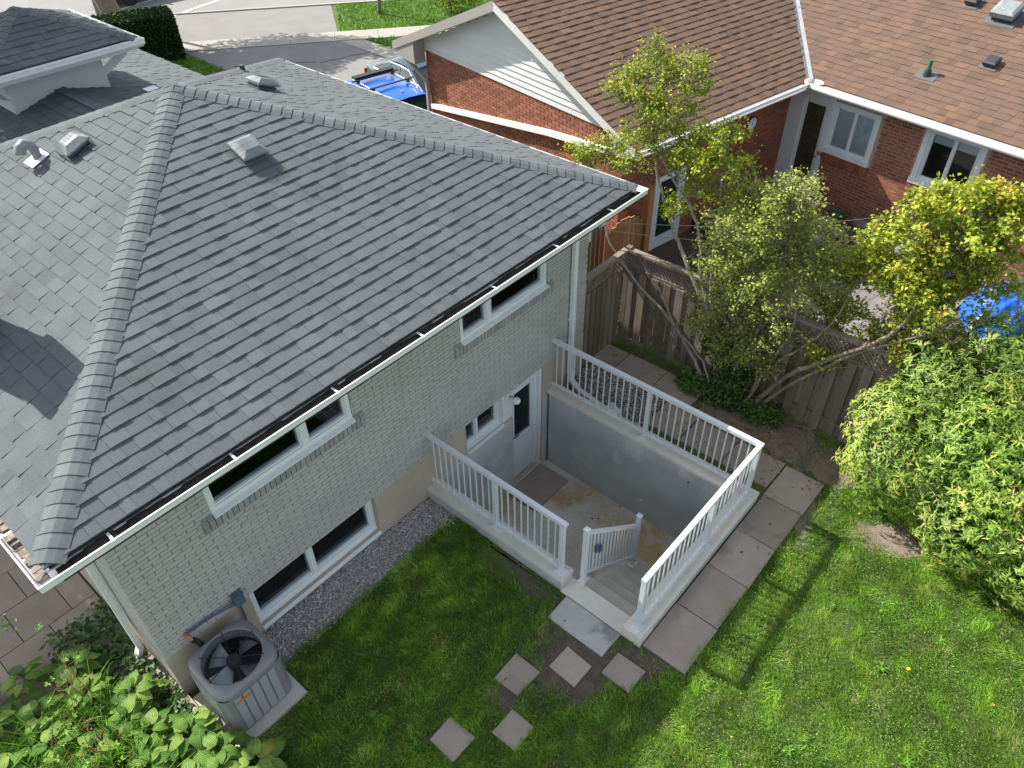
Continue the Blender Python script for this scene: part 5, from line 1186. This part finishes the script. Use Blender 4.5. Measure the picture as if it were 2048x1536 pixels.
# gravel
def stones(n, x0, x1, y0, y1, mask, name, smin, smax, mt=M['stone'], z=.006):
    p = np.stack([RNG.uniform(x0, x1, n), RNG.uniform(y0, y1, n)], 1); p = p[mask(p)]; n = len(p); s = RNG.uniform(smin, smax, n)*np.where(RNG.random(n) < .06, 1.8, 1)
    oc = np.array([[1, 0, 0], [0, 1, 0], [-1, 0, 0], [0, -1, 0], [0, 0, .7], [0, 0, -.7]], float); V = oc[None]*(s[:, None, None])*RNG.uniform(.6, 1.25, (n, 6, 1))
    a = RNG.uniform(0, 6.28, n); c_, s_ = np.cos(a)[:, None], np.sin(a)[:, None]; x = V[:, :, 0]*c_-V[:, :, 1]*s_; y = V[:, :, 0]*s_+V[:, :, 1]*c_
    V = np.stack([x+p[:, 0:1], y+p[:, 1:2], V[:, :, 2]+z+s[:, None]*.25], 2).reshape(-1, 3); i = np.arange(n)[:, None]*6
    F = np.concatenate([i+list(f) for f in ((0, 1, 4), (1, 2, 4), (2, 3, 4), (3, 0, 4), (1, 0, 5), (2, 1, 5), (3, 2, 5), (0, 3, 5))], 0)
    np_mesh(name, V, F, np.repeat(RNG.random(n), 6), mt, None, 'stuff')
def gm(p): x, y = p[:, 0], p[:, 1]; e = 5.20+.05*vnoise(p, 5, 31)+.03*vnoise(p, 20, 32); return (y > e-.04*RNG.random(len(p))) & (y < 5.75) & (x > 1.57) & (x < 4.60)
stones(17000, 1.5, 4.62, 5.0, 5.78, gm, 'gravel', .006, .014)
stones(7000, 7.62, 8.62, 3.9, 5.75, lambda p: (p[:, 0] < 8.6) & ((p[:, 1] > 4.22)), 'gravel', .006, .014)
stones(6000, 3.0, 9.4, .0, 4.4, lambda p: (~(inrect(p[:, 0], p[:, 1], 4.55, 8.6, 1.5, 6))) & ((inrect(p[:, 0], p[:, 1], 3.2, 4.58, 1.9, 4.4)) | (p[:, 0] > 7.6)), 'soil_crumbs', .003, .009, M['dirt'])
# fallen leaves
def fallen(n, boxes, name, z=.045):
    P = []
    for (a, b, c, d, w, zz) in boxes: m = int(n*w); P.append(np.stack([RNG.uniform(a, b, m), RNG.uniform(c, d, m), np.full(m, zz)+RNG.uniform(0, .02, m)], 1))
    P = np.concatenate(P); k = len(P); leaf_mesh(name, P, unit(np.array([0, 0, 1.])+.35*RNG.normal(size=(k, 3))), RNG.uniform(.03, .06, k), RNG.uniform(.02, .035, k), RNG.random(k), M['dead'], origin=(0, 0, 0))
fallen(700, [(7.65, 9.4, 2.2, 5.7, .45, .038), (8.2, 9.4, 2.0, 4.6, .65, .012), (7.6, 9.2, .2, 2.4, .12, .03), (5.0, 8.4, 1.5, 2.1, .012, .04), (4.9, 7.3, 2.4, 5.6, .03, FZ+.004), (1, 8, -1.5, 5, .05, .05)], 'fallen_leaves')

# trees -----------------------------------------------------------------
def curve(pts, n=6):
    pts = [Vector(p) for p in pts]; out = []
    for i in range(len(pts)-1):
        p0, p1, p2, p3 = pts[max(i-1, 0)], pts[i], pts[i+1], pts[min(i+2, len(pts)-1)]
        for k in range(n):
            t_ = k/n; out.append(.5*((2*p1)+(p2-p0)*t_+(2*p0-5*p1+4*p2-p3)*t_*t_+(3*p1-p0-3*p2+p3)*t_**3))
    out.append(pts[-1]); return out
def wob(pts, a):
    return [p+Vector((random.uniform(-a, a), random.uniform(-a, a), random.uniform(-a, a)*.5)) if 0 < i < len(pts)-1 else p for i, p in enumerate(pts)]
def tree(name, label, cat, base, stems, clusters, lm, leaf, dens, group=None, bark=M['bark'], twigm=M['twig'], ntw=7, lw=.75, flat=.85, extratwig=0, tipfrac=.3, gr=1.12):
    t = thing(name, label, cat, base, group); allp = []; clusters = [(a_+random.uniform(-.1, .1), b_, c_, r_*gr) for a_, b_, c_, r_ in clusters]
    for st, r0, r1 in stems:
        c_ = wob(curve(st), .014); n = len(c_); q = MB(); q.tube(c_, [r0+(r1-r0)*i/(n-1) for i in range(n)], 8); q.build('trunk', bark, t, smooth=True); allp += [(p, r0+(r1-r0)*i/(n-1)) for i, p in enumerate(c_)]
    bq, tq = MB(), MB(); P, T = [], []
    for cx, cyy, cz, r in clusters:
        c = Vector((cx, cyy, cz)); cand = sorted(allp, key=lambda a: (a[0]-c).length+max(0, a[0].z-c.z+.1)*2.5)[:4]; s, sr = random.choice(cand[:3])
        m1 = s.lerp(c, .5)+Vector((random.uniform(-.08, .08), random.uniform(-.08, .08), -.05)); cc_ = wob(curve([s, m1, c], 4), .012)
        r_ = min(sr*.7, .022); bq.tube(cc_, [r_*(1-i/len(cc_)*.65) for i in range(len(cc_))], 6)
        tp = []
        for _ in range(ntw):
            d = Vector(rand_dirs(1)[0]); d.z = abs(d.z)*.8+.1; st_ = cc_[random.randrange(len(cc_)//2, len(cc_))]; e = c+d*r*random.uniform(.7, 1.1)
            mm = st_.lerp(e, .5)+Vector((random.uniform(-.05, .05),)*3); cv = curve([st_, mm, e], 3); tq.tube(cv, [.006, .005, .0045, .004, .0035, .003, .002], 4); tp += [tuple(p_) for p_ in cv[2:]]+[tuple(cv[-1])]*2
            for _k in range(2+extratwig):
                a = mm.lerp(e, random.random()); b = a+(d+Vector(rand_dirs(1)[0])*.9)*r*.45; tq.tube([a, b], [.0032, .0015], 3); tp += [tuple(a.lerp(b, .5)), tuple(b), tuple(b)]
        n = int(dens*r*r); 
        k = RNG.random(n)**(1/2.2); dd = rand_dirs(n); dd[:, 2] *= flat; sub = RNG.normal(size=(max(4, int(r*70)), 3)); sub = unit(sub)*RNG.uniform(.35, 1.0, (len(sub), 1))*r
        sub = np.array(tp); j = RNG.integers(0, len(sub), n); pos = sub[j]+RNG.normal(0, 1, (n, 3))*np.array([.04, .04, .035])
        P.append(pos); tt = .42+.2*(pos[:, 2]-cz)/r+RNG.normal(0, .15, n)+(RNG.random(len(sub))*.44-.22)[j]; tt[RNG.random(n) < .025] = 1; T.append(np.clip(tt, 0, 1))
    bq.build('branches', bark, t, kind='stuff', smooth=True); tq.build('twigs', twigm, t, kind='stuff')
    P = np.concatenate(P); T = np.concatenate(T); n = len(P); nr = unit(rand_dirs(n)*.75+np.array([.0, .15, .75])); L_ = leaf*RNG.uniform(.6, 1.25, n)
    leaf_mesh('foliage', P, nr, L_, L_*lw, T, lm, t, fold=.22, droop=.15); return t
T1 = [(9.4, 5.59, 5.21, 0.07), (9.4, 5.64, 4.97, 0.16), (9.4, 5.92, 4.57, 0.25), (9.45, 5.43, 4.64, 0.26), (9.4, 5.04, 4.9, 0.2), (9.35, 6.15, 4.3, 0.2), (9.4, 5.71, 4.23, 0.30), (9.45, 5.22, 4.24, 0.28), (9.4, 4.92, 4.66, 0.19), (9.35, 5.57, 3.78, 0.30), (9.45, 5.0, 3.87, 0.32), (9.45, 4.57, 3.7, 0.30), (9.3, 6.53, 3.27, 0.28), (9.35, 6.16, 3.46, 0.22), (9.5, 4.41, 4.11, 0.22), (9.5, 4.18, 3.74, 0.21), (9.4, 5.18, 3.43, 0.28), (9.4, 4.64, 3.21, 0.27), (9.4, 5.01, 2.84, 0.2), (9.4, 4.03, 3.34, 0.21), (9.35, 5.87, 3.3, 0.19)]
T2 = [(9.5, 3.47, 3.33, 0.32), (9.5, 3.26, 3.63, 0.23), (9.5, 3.85, 2.96, 0.38), (9.55, 3.34, 2.75, 0.40), (9.45, 4.12, 2.28, 0.33), (9.5, 3.67, 2.11, 0.48), (9.55, 3.07, 2.28, 0.40), (9.4, 3.91, 1.64, 0.36), (9.5, 3.23, 1.58, 0.42), (9.6, 2.86, 2.62, 0.33), (9.2, 3.61, 1.0, 0.26), (9.2, 3.05, 1.0, 0.24), (9.5, 2.8, 3.2, 0.15)]
T3 = [(9.9, 2.4, 2.44, 0.30), (9.9, 2.24, 2.84, 0.25), (9.9, 2.08, 3.21, 0.26), (9.9, 1.77, 3.62, 0.32), (9.95, 1.36, 3.83, 0.36), (9.95, 1.02, 3.82, 0.3), (9.9, 1.43, 3.16, 0.38), (9.9, 0.98, 3.27, 0.42), (9.9, 1.62, 2.78, 0.33), (9.9, 1.13, 2.67, 0.38), (10, 0.80, 2.95, 0.30), (9.85, 1.35, 2.19, 0.32), (9.85, 2.58, 2.02, 0.22), (9.7, 2.27, 1.44, 0.28), (9.8, 2.25, 1.9, 0.22), (9.8, 2.61, 1.55, 0.17), (9.8, 1.91, 1.24, 0.2)]
tree('lilac_tree', 'tallest lilac with bare leaning trunks and yellow green leaves at the house corner', 'tree', (9.3, 3.75, 0),
     [([(9.2, 3.66, 0), (9.25, 4.04, 1.24), (9.27, 4.46, 1.9), (9.4, 5.07, 2.65), (9.4, 5.45, 3.51), (9.4, 5.56, 4.37), (9.4, 5.62, 5.1)], .04, .010),
      ([(9.22, 3.5, 0), (9.25, 3.8, .86), (9.27, 4.34, 1.95), (9.45, 4.64, 2.72), (9.4, 5.27, 3.48), (9.4, 5.5, 4.0)], .036, .010),
      ([(9.2, 3.5, 0), (9.25, 3.95, 1.2), (9.3, 4.2, 2.05), (9.5, 4.35, 3.0), (9.5, 4.45, 4.0)], .034, .008),
      ([(9.15, 3.80, 0), (9.2, 4.25, .6), (9.25, 4.74, 1.0), (9.25, 5.48, 1.47), (9.25, 6.08, 2.08), (9.3, 6.4, 3.1)], .036, .010), ([(9.1, 3.7, 0), (9.12, 4.0, .6), (9.1, 4.5, 1.0), (9.15, 5.0, 1.6)], .025, .008)], T1, M['lilacA'], .048, 8600, 'lilacs along the fence', bark=M['twig'], ntw=16)
tree('lilac_tree', 'middle lilac with dense olive leaves and pale twigs hanging over the fence', 'tree', (9.3, 3.3, 0),
     [([(9.2, 3.2, 0), (9.25, 3.02, .87), (9.27, 2.79, 1.93), (9.5, 3.29, 2.63)], .034, .010), ([(9.2, 3.35, 0), (9.22, 3.5, .9), (9.28, 3.7, 2.0), (9.5, 3.6, 3.1)], .030, .008), ([(9.15, 3.3, 0), (9.2, 3.1, .5), (9.25, 3.3, 1.4), (9.3, 3.9, 2.2)], .026, .008)], T2+[(9.2, 3.25, 1.35, .26), (9.2, 4.05, 1.25, .22)], M['lilacB'], .046, 10500, 'lilacs along the fence', extratwig=5, ntw=22, gr=1.2)
tree('lilac_tree', 'yellow leaved lilac with low crooked trunks reaching right over the fence', 'tree', (9.25, 3.0, 0),
     [([(9.2, 3.1, 0), (9.25, 2.76, .81), (9.25, 2.28, 1.41), (9.27, 1.74, 2.01), (9.5, 1.49, 2.35), (9.8, 1.4, 3.1)], .048, .014), ([(9.22, 3.05, 0), (9.22, 2.68, .70), (9.24, 2.3, 1.22), (9.25, 1.9, 1.75), (9.5, 1.2, 2.3)], .036, .012), ([(9.2, 3.18, 0), (9.25, 3.12, .51), (9.25, 2.84, 1.16), (9.25, 2.61, 1.48), (9.4, 2.3, 2.1), (9.8, 2.3, 2.6)], .030, .008)], T3+[(9.6, 2.5, 1.2, .26), (9.7, 2.1, 1.0, .26), (9.85, 1.6, 1.75, .3), (9.95, 1.9, 2.6, .3), (9.8, 1.2, 1.6, .34), (10, 1.3, 4.1, .2), (10, .9, 4.1, .18)], M['lilacC'], .060, 10500, 'lilacs along the fence', ntw=16, gr=1.15)
# tall long-leaved shrub
sh = thing('tall_shrub', 'large dense green shrub with long pointed leaves on the right side of the lawn', 'shrub', (9.0, 0, 0))
EL = [((8.75, .75, .95), (.75, .70, .95)), ((9.05, .0, 1.0), (.95, .85, 1.15)), ((9.5, .5, 1.35), (.75, .8, .95)), ((8.45, -.35, .65), (.70, .65, .75)), ((9.4, -1.0, 1.1), (1.1, 1.0, 1.2)), ((8.5, -1.2, .65), (.75, .7, .7)), ((9.8, .1, 1.65), (.70, .75, .75)), ((8.9, 1.15, 1.35), (.42, .42, .45)), ((9.0, -2.2, .9), (1.1, .9, 1.0)), ((9.75, .95, 1.75), (.5, .5, .6)), ((9.95, .35, 2.15), (.55, .6, .6))]
P, N_, D_, T_ = [], [], [], []
for c, r in EL:
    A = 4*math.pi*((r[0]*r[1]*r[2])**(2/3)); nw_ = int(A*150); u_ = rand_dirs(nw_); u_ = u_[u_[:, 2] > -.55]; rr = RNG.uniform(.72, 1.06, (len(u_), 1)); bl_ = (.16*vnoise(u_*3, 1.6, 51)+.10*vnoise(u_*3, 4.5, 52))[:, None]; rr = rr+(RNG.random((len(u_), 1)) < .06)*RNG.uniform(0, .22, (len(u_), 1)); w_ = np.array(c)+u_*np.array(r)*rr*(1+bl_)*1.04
    for j in range(7):
        a = RNG.uniform(0, 6.28, len(w_)); up = unit(u_+np.array([0, 0, .5])); t1 = unit(np.cross(up, rand_dirs(len(w_)))); d = unit(t1+up*RNG.uniform(-.1, .5, (len(w_), 1)))
        P.append(w_+RNG.normal(0, .012, w_.shape)); N_.append(up); D_.append(d); T_.append(np.clip(.46+.95*(rr[:, 0]-.9)+1.1*bl_[:, 0]+RNG.normal(0, .13, len(w_))+.25*vnoise(w_, 3, 41), 0, .92))  # tint darkens inward and in dips: shade between clumps put into leaf colour
P, N_, D_, T_ = map(np.concatenate, (P, N_, D_, T_)); keep = (P[:, 2] > .02)
P, N_, D_, T_ = P[keep], N_[keep], D_[keep], T_[keep]; n = len(P)
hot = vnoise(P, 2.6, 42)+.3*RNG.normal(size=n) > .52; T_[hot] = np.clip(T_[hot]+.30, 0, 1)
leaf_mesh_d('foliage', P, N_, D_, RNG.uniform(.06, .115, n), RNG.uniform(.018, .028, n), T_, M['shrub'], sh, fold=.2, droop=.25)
q = MB()
for k in range(14):
    a = random.uniform(0, 6.28); b = Vector((9.0+.25*math.cos(a), -.1+.4*math.sin(a), 0)); c, r = random.choice(EL); q.tube(wob(curve([b, b.lerp(Vector(c), .6)+Vector((0, 0, .2)), Vector(c)+Vector((0, 0, r[2]*.6))], 4), .02), .016, 5)
q.build('stem', M['bark'], sh, smooth=True)
for k in range(44):   # stray shoots
    c, r = random.choice(EL); d = Vector((-.4, .1, .5))+Vector(rand_dirs(1)[0])*.9; s = Vector(c)+Vector((d.x*r[0], d.y*r[1], abs(d.z)*r[2])); q = MB(); e = s+d.normalized()*.35; pts = curve([s, s.lerp(e, .5), e-Vector((0, 0, .05))], 3); q.tube(pts, .004, 4); q.build('shoot', M['twig'], sh)
    n = 14; pp = np.array([tuple(pts[random.randrange(len(pts))]) for _ in range(n)]); dd = unit(np.array(d.normalized())+.8*RNG.normal(size=(n, 3))); leaf_mesh_d('shoot_leaves', pp, np.tile([0, 0, 1.], (n, 1)), dd, .085, .024, RNG.uniform(.4, .8, n), M['shrub'], sh)
# ivy at the lilac foot
iv = thing('ivy_clump', 'dark ivy and suckers climbing round the foot of the lilacs by the fence', 'ivy', (9.2, 3.5, 0))
n = 7000; u_ = rand_dirs(n); c_ = np.array([[9.15, 3.55, .1], [9.25, 3.5, .55], [9.2, 2.9, .05], [9.1, 4.0, .05], [9.3, 3.75, .9]])[RNG.integers(0, 5, n)]; pos = c_+u_*RNG.uniform(.2, 1, (n, 1))*np.array([.28, .42, .32]); pos[:, 2] = np.abs(pos[:, 2])+.02
leaf_mesh('foliage', pos, unit(rand_dirs(n)*.6+np.array([-.2, -.1, .9])), RNG.uniform(.035, .07, n), RNG.uniform(.03, .06, n), np.clip(RNG.normal(.45, .25, n), 0, 1), M['ivy'], iv)
q = MB(); q.tube([(9.15, 3.5, 0), (9.25, 3.6, .5), (9.3, 3.7, 1.0)], .012, 5); q.tube([(9.2, 3.3, 0), (9.2, 3.2, .6), (9.3, 3.4, 1.1)], .010, 5); q.build('stem', M['bark'], iv)

# hedge, street trees ----------------------------------------------------
hd = thing('clipped_hedge', 'dark clipped box hedge at the corner of the driveway', 'hedge', (10.6, 25.9, 0))
dirh = Vector((-.93, .37, 0)); Fh = Frame((12.55, 25.35, 0), dirh, (.37, .93, 0), (0, 0, 1))
n = 26000; a = RNG.uniform(0, 2.3, n); b = RNG.uniform(0, 1.2, n); c = RNG.uniform(0, 1.3, n); f = RNG.integers(0, 4, n); a[f == 0] = RNG.uniform(-.06, .06, (f == 0).sum()); b[f == 1] = RNG.uniform(-.06, .06, (f == 1).sum()); c[f >= 2] = 1.3+RNG.uniform(-.08, .06, (f >= 2).sum())
W_ = np.array(Fh.O)+a[:, None]*np.array(Fh.U)+b[:, None]*np.array(Fh.V)+c[:, None]*np.array([0, 0, 1.])
leaf_mesh('foliage', W_, unit(rand_dirs(n)+np.array([0, 0, .5])), .075, .06, RNG.random(n), M['hedge'], hd)
q = MB(); q.fbox(Fh, .06, 2.24, .06, 1.14, 0, 1.24); q.build('hedge_core', M['hedge'], hd)
def far_tree(name, label, base, trunk_r, h, lean, clusters, lm, leaf, dens, cat='tree'):
    t = thing(name, label, cat, base); b = Vector(base); top = b+Vector(lean)+Vector((0, 0, h)); q = MB(); c_ = wob(curve([b, b.lerp(top, .4), top], 6), .03); q.tube(c_, [trunk_r*(1.25-.6*i/len(c_)) for i in range(len(c_))], 10); q.build('trunk', M['bark'], t, smooth=True)
    q = MB()
    for cx, cyy, cz, r in clusters: q.tube(curve([top-Vector((0, 0, h*.2)), top.lerp(Vector((cx, cyy, cz)), .5), (cx, cyy, cz)], 3), .05, 5)
    q.build('branches', M['bark'], t, kind='stuff', smooth=True); P = []
    for cx, cyy, cz, r in clusters: n = int(dens*r*r); P.append(np.array([cx, cyy, cz])+rand_dirs(n)*RNG.uniform(.35, 1, (n, 1))**.6*r)
    P = np.concatenate(P); n = len(P); leaf_mesh('crown', P, unit(rand_dirs(n)+np.array([0, 0, .6])), leaf*RNG.uniform(.7, 1.3, n), leaf*.7, RNG.random(n)*.7, lm, t); return t
far_tree('street_tree', 'large street tree with thick brown trunk beside the clipped hedge', (12.95, 30.3, 0), .30, 5.5, (-1.2, .6, 0),
         [(11.6, 30.2, 6.4, 1.6), (13.4, 29.6, 6.3, 1.5), (12.8, 31.2, 7.2, 1.9), (11.4, 29.0, 5.9, 1.2), (14.3, 30.6, 6.8, 1.5), (13.0, 28.8, 5.8, 1.1), (15.3, 29.2, 6.2, 1.0), (14.6, 28.3, 5.6, .9), (15.9, 28.0, 6.0, 1.0), (12.2, 29.8, 6.0, 1.3)], M['lilacA'], .17, 800)
far_tree('young_tree', 'slim trunk of a young tree on the bright boulevard grass', (19.9, 23.95, 0), .07, 3.4, (.1, 0, 0), [(20.0, 24.0, 4.2, .9), (20.3, 24.2, 4.9, .8), (22.0, 23.6, 3.6, .0001)], M['lilacA'], .1, 700)
far_tree('green_bush', 'bright green bush beside the gable top of the brick house', (21.6, 21.9, 0), .04, .5, (0, 0, 0), [(21.5, 21.8, .6, .55), (22.1, 21.4, .7, .6), (21.8, 22.3, .6, .5), (22.6, 21.7, .8, .6)], M['lilacA'], .10, 1500, 'bush')
# tree added out of view behind the turret to cast shade on the rear roof
far_tree('maple_tree', 'tree standing behind the house whose crown shades the rear roof', (1.0, 18.2, 0), .22, 6.6, (.6, .2, 0),
         [(2.9, 17.3, 7.9, 1.15), (4.4, 17.2, 8.1, 1.15), (3.6, 17.8, 8.8, 1.2), (1.7, 17.6, 7.8, 1.1), (3.4, 16.2, 7.6, .85), (4.5, 16.3, 7.7, .7)], M['hedge'], .16, 900)

far_tree('dense_tree', 'dense tree left of the house shading the patio slabs', (-2.6, 15.5, 0), .2, 4.2, (.5, 0, 0),
         [(-.9, 14.6, 5.6, 1.25), (-2.2, 15.2, 6.0, 1.4), (-.7, 16.4, 6.2, 1.3), (-1.6, 13.6, 5.2, 1.1), (-2.8, 13.9, 5.3, 1.2), (-.35, 13.0, 5.0, .8), (-1.8, 17.3, 6.6, 1.4)], M['hedge'], .16, 1300)
# hostas ------------------------------------------------------------------
def hosta_leaf_mesh(seed):
    r = random.Random(seed); nu, nv = 9, 6; V_, T_, F_ = [], [], []
    Lf, Wf = 1.0, .74
    for i in range(nu+1):
        u = i/nu; w = Wf*.5*(math.sin(math.pi*min(1, u**.72))**.75)*(1-.15*u)
        for j in range(-nv//2, nv//2+1):
            s = j/(nv/2); x = u*Lf-.06*abs(s)*w*0; y = s*w
            z = .20*abs(s)**1.4*w*2*.35 - .42*u*u+.10*u + .02*math.sin(8*u+3*s+seed)*abs(s)
            V_.append((x-(.10*abs(s) if u < .2 else 0), y, z)); T_.append(abs(s))
    m = nv+1
    for i in range(nu):
        for j in range(nv): a = i*m+j; F_.append((a, a+m, a+m+1, a+1))
    me = bpy.data.meshes.new('hosta_leaf'); me.from_pydata(V_, [], F_); at = me.attributes.new('tint', 'FLOAT', 'POINT'); at.data.foreach_set('value', T_); me.materials.append(M['hosta'])
    me.polygons.foreach_set('use_smooth', [True]*len(me.polygons)); return me
HL = [hosta_leaf_mesh(k) for k in range(4)]
hostas = [(-.55, 6.15), (-.05, 6.45), (.30, 6.05), (.20, 5.50), (-.30, 5.75), (.45, 5.15), (-.02, 5.15), (-.50, 5.25), (.55, 4.75), (.20, 4.70), (-.22, 4.75), (.75, 4.35), (.42, 4.25), (.08, 4.30), (-.62, 4.8), (.0, 6.9), (-.5, 6.6), (-.3, 4.25), (-.7, 4.3), (-.9, 5.6), (-1.0, 6.2), (-.9, 6.85), (-1.25, 5.1), (-1.35, 6.75), (-.45, 7.15), (-1.1, 4.6), (-1.0, 7.35), (.1, 5.8), (.45, 4.55)]
descr = ['beside the patio slabs', 'at the back of the bed under the eave', 'against the side wall', 'in the middle of the bed in shade', 'at the left of the bed', 'in front of the foundation corner', 'in the centre of the bed', 'at the left edge of the view', 'beside the air conditioner slab', 'in the sunny middle of the bed', 'in the sunny left of the bed', 'closest to the air conditioner slab', 'near the bottom edge beside yellowing leaves', 'near the bottom edge of the view', 'in the lower left corner', 'under the roof corner by the patio', 'beside the rose stems on the patio edge', 'below the sunny left of the bed', 'lowest in the bed left of centre', 'left of the rose stems', 'between the rose stems and the left edge', 'under the thin rose stems beside the paving', 'at the far left edge in sun', 'farthest left beside the dark paving', 'nearest the downspout foot', 'in the far left lower corner', 'farthest back at the paving edge', 'between the rose bush and the wall', 'between the slab corner and the sunny middle']
for k, (hx, hy) in enumerate(hostas):
    t = thing('hosta', 'ribbed green hosta %s' % descr[k], 'hosta', (hx, hy, 0), 'hostas in the corner bed'); nl = 24
    for i in range(nl):
        a = 2*math.pi*i/nl*2.4+random.uniform(-.3, .3); tier = i/nl; sc_ = random.uniform(.16, .26)*(1-.25*tier); rad = .16*(1-tier)+.02; h = .16+.24*tier
        o = bpy.data.objects.new('leaf', random.choice(HL)); C.objects.link(o); o.parent = t; o.location = (rad*math.cos(a), rad*math.sin(a), h+random.uniform(-.02, .02))
        o.rotation_euler = (random.uniform(-.25, .25), random.uniform(-.05, .35)-.35*tier, a); o.scale = (sc_, sc_*random.uniform(.85, 1.1), sc_)
    q = MB()
    for i in range(8): a = 2*math.pi*i/8; q.tube([(hx, hy, 0), (hx+.08*math.cos(a), hy+.08*math.sin(a), .16), (hx+.17*math.cos(a), hy+.17*math.sin(a), .22)], .005, 4)
    q.build('stalk', M['clover'], t)
n = 7500; pos = np.stack([RNG.uniform(-1.9, .65, n), RNG.uniform(3.6, 7.6, n), RNG.uniform(.0, .20, n)], 1); pos = pos[~((pos[:, 1] > 6.8) & (pos[:, 0] < -.1))]; n = len(pos)
leaf_mesh('ground_cover', pos, unit(rand_dirs(n)*.5+np.array([0, 0, 1.])), RNG.uniform(.05, .12, n), RNG.uniform(.03, .07, n), RNG.random(n)*.6, M['ivy'], origin=(0, 5.5, 0))
n = 1600; x = RNG.uniform(-1.1, .1, n); y = RNG.uniform(4.2, 6.6, n); pos = np.stack([x, y, RNG.uniform(.15, .3, n)], 1); dd = unit(np.stack([RNG.normal(size=n), RNG.normal(size=n), RNG.uniform(.2, 1.2, n)], 1))
leaf_mesh_d('daylily_blades', pos, rand_dirs(n), dd, RNG.uniform(.2, .42, n), .010, RNG.uniform(.3, 1, n), M['clover'], origin=(-.5, 5.5, 0))
rb = thing('rose_bush', 'straggly rose bush with bare stems and red hips above the hostas', 'rose bush', (-.1, 5.9, 0))
q = MB(); LP = []; HP = []
for k in range(24):
    b = Vector((-.35+random.uniform(-.3, .4), 5.9+random.uniform(-.45, .5), .05)); d = Vector((random.uniform(-.7, .6), random.uniform(-.5, .8), random.uniform(.8, 1.6))); pts = curve([b, b+d*.35, b+d*.6+Vector((random.uniform(-.25, .25), random.uniform(-.2, .2), -.05))], 4); q.tube(pts, [.006-.003*i/len(pts) for i in range(len(pts))], 4)
    for _ in range(3):
        a = pts[random.randrange(3, len(pts))]; e = a+Vector(rand_dirs(1)[0])*.14+Vector((0, 0, .05)); q.tube([a, e], .002, 3); (HP if random.random() < .45 else LP).append(e)
q.build('stem', mat('yellow_green_rose_stem', (.20, .22, .05), (.28, .18, .08), rough=.7), rb)
for p in HP: q = MB(); q.ball(p, .010, 8, 5, sq=(1, 1, 1.2)); q.build('rose_hip', M['hip'], rb, smooth=True)
pp = np.concatenate([np.array([tuple(p)]*5) for p in LP]); dd = rand_dirs(len(pp)); dd[:, 2] = np.abs(dd[:, 2])*.4; leaf_mesh_d('leaves', pp, np.tile([0, 0, 1.], (len(pp), 1)), unit(dd), .045, .025, RNG.uniform(.5, 1, len(pp)), M['clover'], rb)
rb2 = thing('rose_bush', 'pale leafy rose shoot over the dark patio at the left edge', 'rose bush', (-.75, 7.6, 0)); q = MB(); q.tube([(-1.0, 7.2, 0), (-.8, 7.5, .6), (-.55, 7.75, 1.0)], .006, 4); q.tube([(-.8, 7.5, .6), (-.2, 7.5, .85)], .004, 4); q.build('stem', M['twig'], rb2)
pp = np.concatenate([np.array([[-.6, 7.72, .95]])+RNG.normal(0, .09, (40, 3)), np.array([[-.25, 7.5, .82]])+RNG.normal(0, .05, (18, 3)), np.array([[-.05, 7.25, .75]])+RNG.normal(0, .03, (8, 3))]); leaf_mesh_d('leaves', pp, np.tile([0, 0, 1.], (len(pp), 1)), unit(rand_dirs(len(pp))*np.array([1, 1, .4])), .055, .03, RNG.uniform(.6, 1, len(pp)), M['clover'], rb2)
# bed edging
q = MB(); q.box(.60, .70, 3.9, 6.9, 0, .05); q.build('bed_edging', M['paver'], kind='structure')
